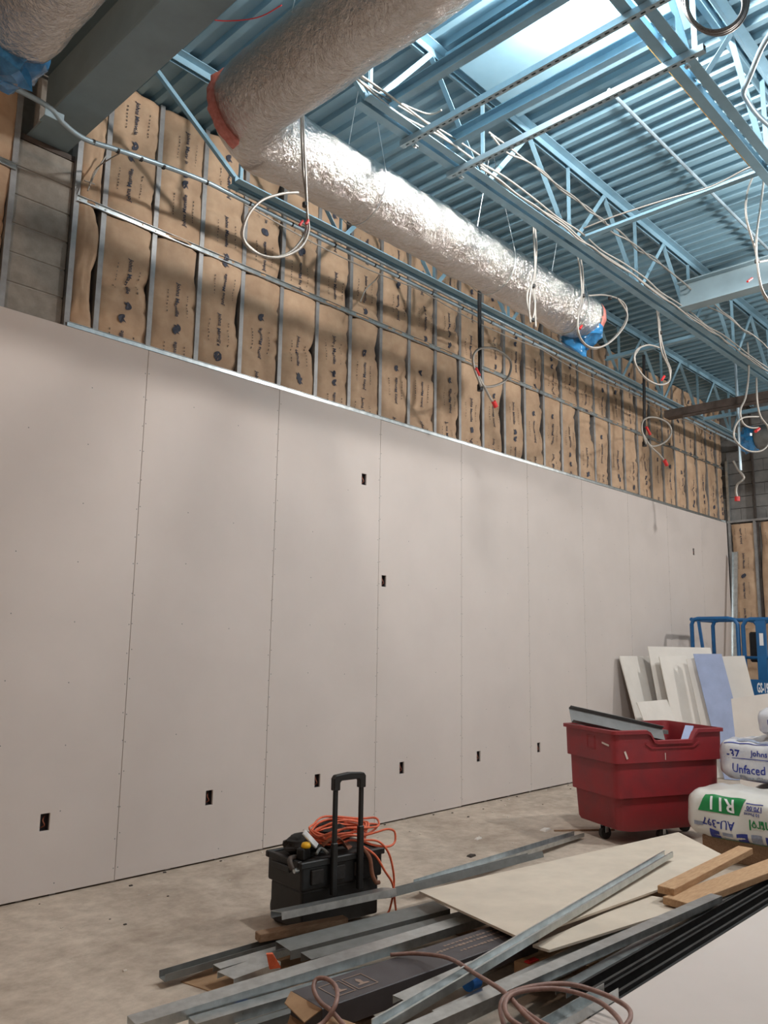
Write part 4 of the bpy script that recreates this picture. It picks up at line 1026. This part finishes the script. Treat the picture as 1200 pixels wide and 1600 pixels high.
put('lettering', text_geo('1 825', 0.055, 0.02), 0.74, 0.075, 'bagblue', True)
put('rule', patch(0.12, 0.006, 6, 1), 0.51, 0.08, 'bagblue')
put('rule', patch(0.12, 0.006, 6, 1), 0.52, 0.13, 'bagblue')
put('small_block', patch(0.07, 0.03, 4, 2), 0.10, -0.06, 'baggrey')
for k in range(6): put('picture_print', patch(0.075, 0.085, 4, 4), 0.22+0.10*k, -0.125, 'baggrey' if k % 2 else 'bagblue')
put('green_strip', patch(0.9, 0.04, 20, 2), 0.62, -0.185, 'baggreen')
rb2, put, patch = bag('plain wrapped insulation bag underneath at the back of the stack', 6.88, 7.46, -2.62, -3.75, 0.165, 0.51, 4.0, 'bag2')
rb3, put, patch = bag('bag printed Unfaced lying on top of two other insulation bags', 6.74, 7.34, -2.42, -3.65, 0.525, 0.86, 8.0, 'bag2', 0.03)
put('lettering', text_geo('Unfaced', 0.078, 0.02, 0.012), 0.25, -0.045, 'bagblue')
put('lettering', text_geo('Johns Manville', 0.058, 0.02), 0.44, 0.075, 'bagblue')
put('lettering', text_geo('-37', 0.08, 0.02), 0.13, 0.07, 'bagblue')
put('lettering', text_geo('Fiber Glass Batts', 0.055, 0.02), 0.36, -0.11, 'baggrey')
put('rule', patch(1.0, 0.010, 24, 1), 0.55, 0.032, 'bagblue'); put('rule', patch(1.0, 0.008, 24, 1), 0.55, 0.15, 'bagblue'); put('rule', patch(1.0, 0.01, 24, 1), 0.55, -0.15, 'bagblue')
put('grey_print', patch(0.6, 0.05, 14, 3), 0.45, 0.20, 'baggrey')
rb4, put, patch = bag('clear wrapped bag at the very top of the insulation stack', 6.86, 7.40, -2.70, -3.7, 0.885, 1.10, 12.0, 'bag2', 0.03)
put('lettering', text_geo('Unfaced', 0.078, 0.02, 0.012), 0.22, 0.0, 'bagblue'); put('rule', patch(0.8, 0.012, 20, 1), 0.45, -0.07, 'bagblue')
for i, (xx, lab) in enumerate(((6.44, 'timber bearer under the front edge of the green lettered bag'), (6.68, 'timber bearer under the rear edge of the green lettered bag'), (7.02, 'timber bearer under the front of the plain wrapped bag'), (7.32, 'timber bearer under the rear of the plain wrapped bag'))):
    tag(MB().box((xx-0.045, -3.6, 0), (xx+0.045, -2.42 if i < 2 else -2.66, 0.164)).build('timber_bearer', 'wood2', bevel=0.004), lab, 'timber')

# ---------------------------------------------------------------- material pile
def Z(x, y, z): return P(x, y, Z=z)
def stud(label, a, b, w=0.092, h=0.032, up=False, m='galv', lip=0.0, roll=0.0, name='steel_stud', cat='stud'):
    a, b = Vector(a), Vector(b); d = (b-a).normalized()
    upv = Matrix.Rotation(roll, 3, d) @ V(0, 0, 1)
    return tag(MB().sweep(chan(w, h, 0.0022, lip=lip, up=up), a, b, upv).build(name, m), label, cat)
# bearers
for i, (xx, ya, yb, lab) in enumerate(((2.55, -1.80, -3.5, 'timber bearer under the left part of the steel pile'), (3.75, -1.95, -3.5, 'timber bearer under the middle of the steel pile'), (5.05, -2.35, -3.5, 'timber bearer under the right part of the steel pile'))):
    tag(MB().box((xx-0.045, yb, 0), (xx+0.045, ya, 0.06)).build('timber_bearer', 'wood2', bevel=0.003), lab, 'timber')
tag(MB().bar(Z(402, 1464, 0.115), Z(540, 1438, 0.115), 0.06, 0.04).build('timber_plank', 'wood2', bevel=0.003), 'brown timber plank end poking out below the tool chest', 'timber')
stud('dull steel track whose left end lies far out on the bare floor', Z(253, 1531, 0.03), Z(490, 1460, 0.062), 0.065, 0.032, True, 'galvdark')
stud('bright steel track beside the outermost one, open side down', Z(338, 1522, 0.062), Z(650, 1428, 0.066), 0.065, 0.032, False, 'galv')
stud('short wide blue grey steel plate channel at the left of the pile', Z(352, 1535, 0.075), Z(425, 1508, 0.075), 0.12, 0.03, False, 'galv')
stud('bright steel stud on top of the pile right in front of the tool chest', Z(432, 1436, 0.20), Z(610, 1398, 0.215), 0.13, 0.035, False, 'galv', roll=-0.2)
stud('wide grey steel stud behind the cream panel, next to the tool chest', Z(600, 1404, 0.13), Z(838, 1341, 0.15), 0.14, 0.04, True, 'galvdark', roll=-0.3)
stud('steel track reaching from the cream panel towards the red cart', Z(655, 1385, 0.08), Z(905, 1306, 0.02), 0.092, 0.032, True, 'galv')
stud('wide dull stud with a slit end, left middle of the pile', Z(442, 1492, 0.10), Z(690, 1426, 0.13), 0.15, 0.04, False, 'galvdark')
stud('brownish dull stud beside the long bright one', Z(478, 1508, 0.10), Z(730, 1440, 0.12), 0.10, 0.04, False, 'galvdark')
stud('longest bright steel stud running from the lower left corner', Z(205, 1612, 0.12), Z(750, 1441, 0.17), 0.092, 0.04, False, 'galv')
stud('steel stud with a piece of blue tape on it', Z(300, 1612, 0.10), Z(640, 1510, 0.10), 0.07, 0.04, False, 'galv')
stud('dull stud below the taped one at the lower left', Z(375, 1618, 0.062), Z(640, 1532, 0.062), 0.05, 0.035, False, 'galvdark')
stud('dark dull stud lowest at the bottom left edge', Z(430, 1628, 0.062), Z(640, 1556, 0.062), 0.06, 0.035, False, 'galvdark')
tp = Z(381, 1572, 0.128)
tag(MB().bar(tp+V(-0.04, -0.012, 0.0015), tp+V(0.04, 0.012, 0.0015), 0.055, 0.002).build('tape_piece', 'tapeblue'), 'small piece of blue masking tape on a steel stud', 'tape')
# black carton with pictograms
def carton():
    a, b = Z(478, 1562, 0.235), Z(815, 1448, 0.235)
    d = (b-a).normalized(); s_ = V(d.y, -d.x, 0)       # towards the camera
    w_, h_ = 0.20, 0.09
    b = a+d*1.28
    t = thing('long_carton', 'long dark grey carton with brown handling symbols and torn end', 'carton', (a+b)/2-V(0, 0, h_))
    q = [a-s_*w_/2, b-s_*w_/2, b+s_*w_/2, a+s_*w_/2]
    MB().hexa([V(p.x, p.y, 0.235-h_) for p in q], q).build('carton_body', 'cartonblk', t, bevel=0.003)
    for k, (dz, l) in enumerate(((0.0, 0.07), (-0.085, 0.05))):
        e = [a-s_*w_/2+V(0, 0, dz), a+s_*w_/2+V(0, 0, dz), a+s_*w_/2*0.9-d*l+V(0, 0, dz-0.03), a-s_*w_/2*0.7-d*l*0.7+V(0, 0, dz-0.02)]
        MB().hexa([p-V(0, 0, 0.004) for p in e], e).build('torn_flap', 'cardb', t)
    def pt(u, v, z=0.0015): return a+d*u-s_*v+V(0, 0, z)
    mb = MB()
    for u0 in (0.10, 0.215):
        x0, x1, y0, y1 = u0, u0+0.10, -0.055, 0.055; w2 = 0.004
        for (p0, p1) in (((x0, y0), (x1, y0)), ((x1, y0), (x1, y1)), ((x1, y1), (x0, y1)), ((x0, y1), (x0, y0))):
            mb.bar(pt(*p0), pt(*p1), w2, 0.001)
        # icon: little arch over base
        cx, cy = (x0+x1)/2, 0.0
        mb.add([pt(cx-0.028, -0.03), pt(cx+0.028, -0.03), pt(cx+0.028, -0.022), pt(cx+0.008, -0.014), pt(cx+0.012, 0.012), pt(cx, 0.03), pt(cx-0.012, 0.012), pt(cx-0.008, -0.014), pt(cx-0.028, -0.022)], [tuple(range(9))])
    mb.build('pictogram', 'cartonink', t)
    mb = MB(); rn = random.Random(9)
    for (u0, u1, v) in ((0.80, 1.2, 0.055), (0.72, 1.22, 0.02), (0.82, 1.25, -0.03)):
        u = u0
        while u < u1:
            l = rn.uniform(0.008, 0.022); h = rn.uniform(0.010, 0.018)
            mb.add([pt(u, v-h/2), pt(u+l, v-h/2), pt(u+l, v+h/2), pt(u, v+h/2)], [(0, 1, 2, 3)]); u += l+rn.uniform(0.004, 0.012)
    mb.build('worn_print', 'cartonink', t)
    return t
carton()
b = MB(); a_ = Z(500, 1602, 0.22); 
tag(MB().box((a_.x-0.30, a_.y-0.16, 0.065), (a_.x+0.10, a_.y+0.02, 0.215)).rot(math.radians(8), a_).build('cardboard_box', 'cardb', bevel=0.003), 'small brown cardboard box at the bottom edge of the picture', 'box')
# carton stuffing lower right
b_ = Z(850, 1500, 0.13); tag(MB().box((b_.x-0.14, b_.y-0.07, 0.065), (b_.x+0.16, b_.y+0.09, 0.15)).rot(0.2, b_).build('cardboard_box', 'cardb'), 'brown cardboard piece deep between studs under the cream offcut', 'box')
tag(MB().bar(Z(823, 1504, 0.155), Z(838, 1498, 0.155), 0.03, 0.006).build('red_tag', 'redplug'), 'small red tag on the cardboard piece between studs', 'tag')
# cream panels
def panel(label, quad, th, m):
    q = [Vector(p) for p in quad]
    o = MB().hexa([p-V(0, 0, th) for p in q], q)
    return tag(o.build('fibre_panel', m, bevel=0.001), label, 'panel')
panel('large cream fibre panel lying across the pile', [Z(815, 1466, 0.285), Z(1150, 1346, 0.285), Z(1060, 1300, 0.25), Z(655, 1392, 0.25)], 0.012, 'cream')
panel('narrow cream offcut lying under the diagonal stud', [Z(858, 1484, 0.262), Z(1090, 1412, 0.262), Z(1010, 1398, 0.262), Z(832, 1476, 0.262)], 0.012, 'cream')
stud('long steel stud lying diagonally on the cream panel', Z(590, 1612, 0.30), Z(1045, 1338, 0.295), 0.055, 0.032, True, 'galv', lip=0.008)
tag(MB().bar(Z(1040, 1392, 0.325), Z(1165, 1328, 0.325), 0.089, 0.038).build('timber_stud', 'wood', bevel=0.003), 'short pine timber offcut lying on the cream panel', 'timber')
tag(MB().bar(Z(1055, 1412, 0.29), Z(1260, 1335, 0.285), 0.14, 0.038).build('timber_plank', 'wood', bevel=0.003), 'wider pine plank below the short timber offcut at right', 'timber')
# silver and black studs next to the drywall stack
yb0 = -3.27
stud('grey steel stud left of the pale one, along the black studs', Z(690, 1604, 0.17), Z(1175, 1372, 0.20), 0.10, 0.04, False, 'galv')
stud('bright steel stud end under the diagonal stud, near the blue roll', Z(622, 1572, 0.205), Z(745, 1516, 0.21), 0.06, 0.03, False, 'galv')
stud('steel stud end low between the carton and the blue roll', Z(700, 1545, 0.10), Z(800, 1500, 0.10), 0.06, 0.03, False, 'galv')
stud('second grey stud tight beside the pale one', Z(640, 1622, 0.28), Z(1120, 1408, 0.28), 0.06, 0.032, False, 'galv')
stud('pale shiny steel track on the edge of the black studs', V(2.95, -3.295, 0.225), V(5.75, -3.285, 0.235), 0.05, 0.03, False, 'galv')
for k, (dy, z, xa, lab) in enumerate(((0.0, 0.19, 3.02, 'black steel stud, first from the pale track'), (-0.072, 0.18, 2.95, 'black steel stud, second from the pale track'), (-0.144, 0.165, 2.85, 'black steel stud closest to the drywall stack'))):
    stud(lab, V(xa, -3.365+dy, z), V(6.0, -3.355+dy, z), 0.068, 0.075, True, 'blackst', lip=0.012)
stud('short bright track end lying by the brown cable on the drywall', Z(815, 1640, 0.31), Z(955, 1556, 0.31), 0.06, 0.035, True, 'galv')
# blue roll, orange tag
rl = Z(737, 1545, 0.20)
tag(MB().lathe((0, 0, 0), [(0.014, -0.028), (0.034, -0.028), (0.034, 0.028), (0.014, 0.028)], 18).xf(lambda q: V(rl.x+q[2], rl.y+q[0], rl.z+0.03+q[1])).build('tape_roll', 'tapeblue', smooth=True, auto=40), 'dark blue tape roll standing between the studs', 'tape roll')
og = Z(425, 1512, 0.106)+V(0, 0, 0.045)
tag(MB().hexa([og+V(-0.02, -0.01, -0.045), og+V(0.03, -0.03, -0.045), og+V(0.035, -0.02, -0.045), og+V(-0.01, 0.01, -0.045)], [og+V(-0.035, 0.0, 0.02), og+V(-0.01, -0.015, 0.02), og+V(0.0, 0.0, 0.02), og+V(-0.025, 0.015, 0.02)]).build('orange_tag', 'orange'), 'small orange plastic tag among the steel at left', 'tag')
# drywall stack
for k in range(6):
    z = 0.065+k*0.0405
    tag(MB().box((1.55+random.uniform(-.01, .01), -4.84, z), (5.22+random.uniform(-.01, .01), -3.565-random.uniform(0, .01), z+0.0395)).build('drywall_sheet_pair', 'drywall', bevel=0.002),
        ['lowest', 'second lowest', 'third lowest', 'third from top', 'second from top', 'top'][k]+' drywall sheet pair of the stack at lower right', 'drywall', 'drywall stack at lower right')
for i, xx in enumerate((2.0, 3.4, 4.8)):
    tag(MB().box((xx-0.045, -4.82, 0), (xx+0.045, -3.60, 0.0645)).build('timber_bearer', 'wood2'), ['left', 'middle', 'right'][i]+' timber bearer under the drywall stack', 'timber')
# brown cable: long loop over the pile
ZT = 0.355
cb = thing('brown_cable', 'brown cable looping over the carton and coiled on the drywall stack', 'cable', Z(880, 1590, ZT))
MB().tube(spline([Z(610, 1492, 0.245), Z(650, 1490, 0.26), Z(700, 1497, 0.30), Z(745, 1523, 0.34), Z(790, 1552, 0.37), Z(820, 1585, 0.37), Z(850, 1610, 0.36)], 8), 0.0085, 8).build('strand', 'browncable', cb, smooth=True)
MB().tube(spline([Z(790, 1610, 0.33), Z(782, 1575, 0.36), Z(795, 1553, 0.38), Z(840, 1540, 0.385), Z(890, 1538, 0.38), Z(940, 1552, 0.37), Z(978, 1572, 0.362), Z(985, 1590, 0.36), Z(970, 1612, 0.36)], 8), 0.0085, 8).build('strand', 'browncable', cb, smooth=True)
MB().tube(spline([Z(830, 1612, 0.36), Z(795, 1590, 0.37), Z(790, 1565, 0.385), Z(810, 1550, 0.385), Z(870, 1545, 0.38), Z(930, 1562, 0.372), Z(965, 1590, 0.362), Z(975, 1615, 0.362)], 8), 0.0085, 8).build('strand', 'browncable', cb, smooth=True)
MB().tube(spline([Z(810, 1572, 0.37), Z(850, 1600, 0.365), Z(910, 1620, 0.362)], 8), 0.0085, 8).build('strand', 'browncable', cb, smooth=True)
cb = thing('brown_cable', 'brown cable loop standing up on the small cardboard box', 'cable', Z(510, 1600, 0.22))
MB().tube(spline([Z(478, 1612, 0.225), Z(505, 1598, 0.235), Z(524, 1570, 0.28), Z(526, 1545, 0.30), Z(512, 1530, 0.31), Z(495, 1530, 0.30), Z(490, 1545, 0.28), Z(500, 1565, 0.255), Z(518, 1580, 0.24), Z(540, 1605, 0.225)], 8), 0.0085, 8).build('strand', 'browncable', cb, smooth=True)
# crumbs on the floor
rnd = random.Random(3); mb = MB(); mb2 = MB()
for i in range(75):
    x = rnd.uniform(1.5, 9.5); y = -abs(rnd.gauss(0, 0.5))-0.02
    if rnd.random() < 0.4: y = -rnd.uniform(0.02, 0.12)
    s_ = rnd.uniform(0.003, 0.011); (mb if rnd.random() < 0.6 else mb2).box((x-s_, y-s_*0.7, 0), (x+s_, y+s_*0.7, s_*0.6))
tag(mb.build('plaster_crumbs', 'debris'), 'pale plaster crumbs scattered along the wall foot', 'debris', kind='stuff')
tag(mb2.build('dark_crumbs', 'darkdeb'), 'dark debris crumbs scattered on the floor by the wall', 'debris', kind='stuff')
for (x, y, l, wd, rz, m, lab) in ((736, 1338, 0.04, 0.03, 0.3, 'darkdeb', 'dark clump of debris on the bare floor by the steel pile'), (747, 1311, 0.04, 0.02, 0.1, 'board', 'small white chip of board on the floor'), (852, 1297, 0.06, 0.04, -0.2, 'board', 'white board chip beside the stick near the red cart')):
    q = Z(x, y, 0); tag(MB().hexa([q+V(-l, -wd, 0), q+V(l, -wd*0.6, 0), q+V(l*0.7, wd, 0), q+V(-l*0.8, wd*0.7, 0)], [q+V(-l*0.8, -wd*0.8, 0.012), q+V(l*0.8, -wd*0.5, 0.014), q+V(l*0.5, wd*0.7, 0.012), q+V(-l*0.6, wd*0.5, 0.01)]).build('floor_chip', m), lab, 'debris')
tag(MB().bar(Z(866, 1298, 0.006), Z(960, 1296, 0.006), 0.018, 0.012).build('thin_stick', 'wood2'), 'thin brown stick on the floor running under the red cart', 'stick')
tag(MB().box((2.32, -1.95, 0.0), (2.9, -1.62, 0.004)).rot(0.2, (2.5, -1.8, 0)).build('flat_cardboard', 'cardb'), 'flattened brown cardboard on the floor left of the tool chest', 'cardboard')
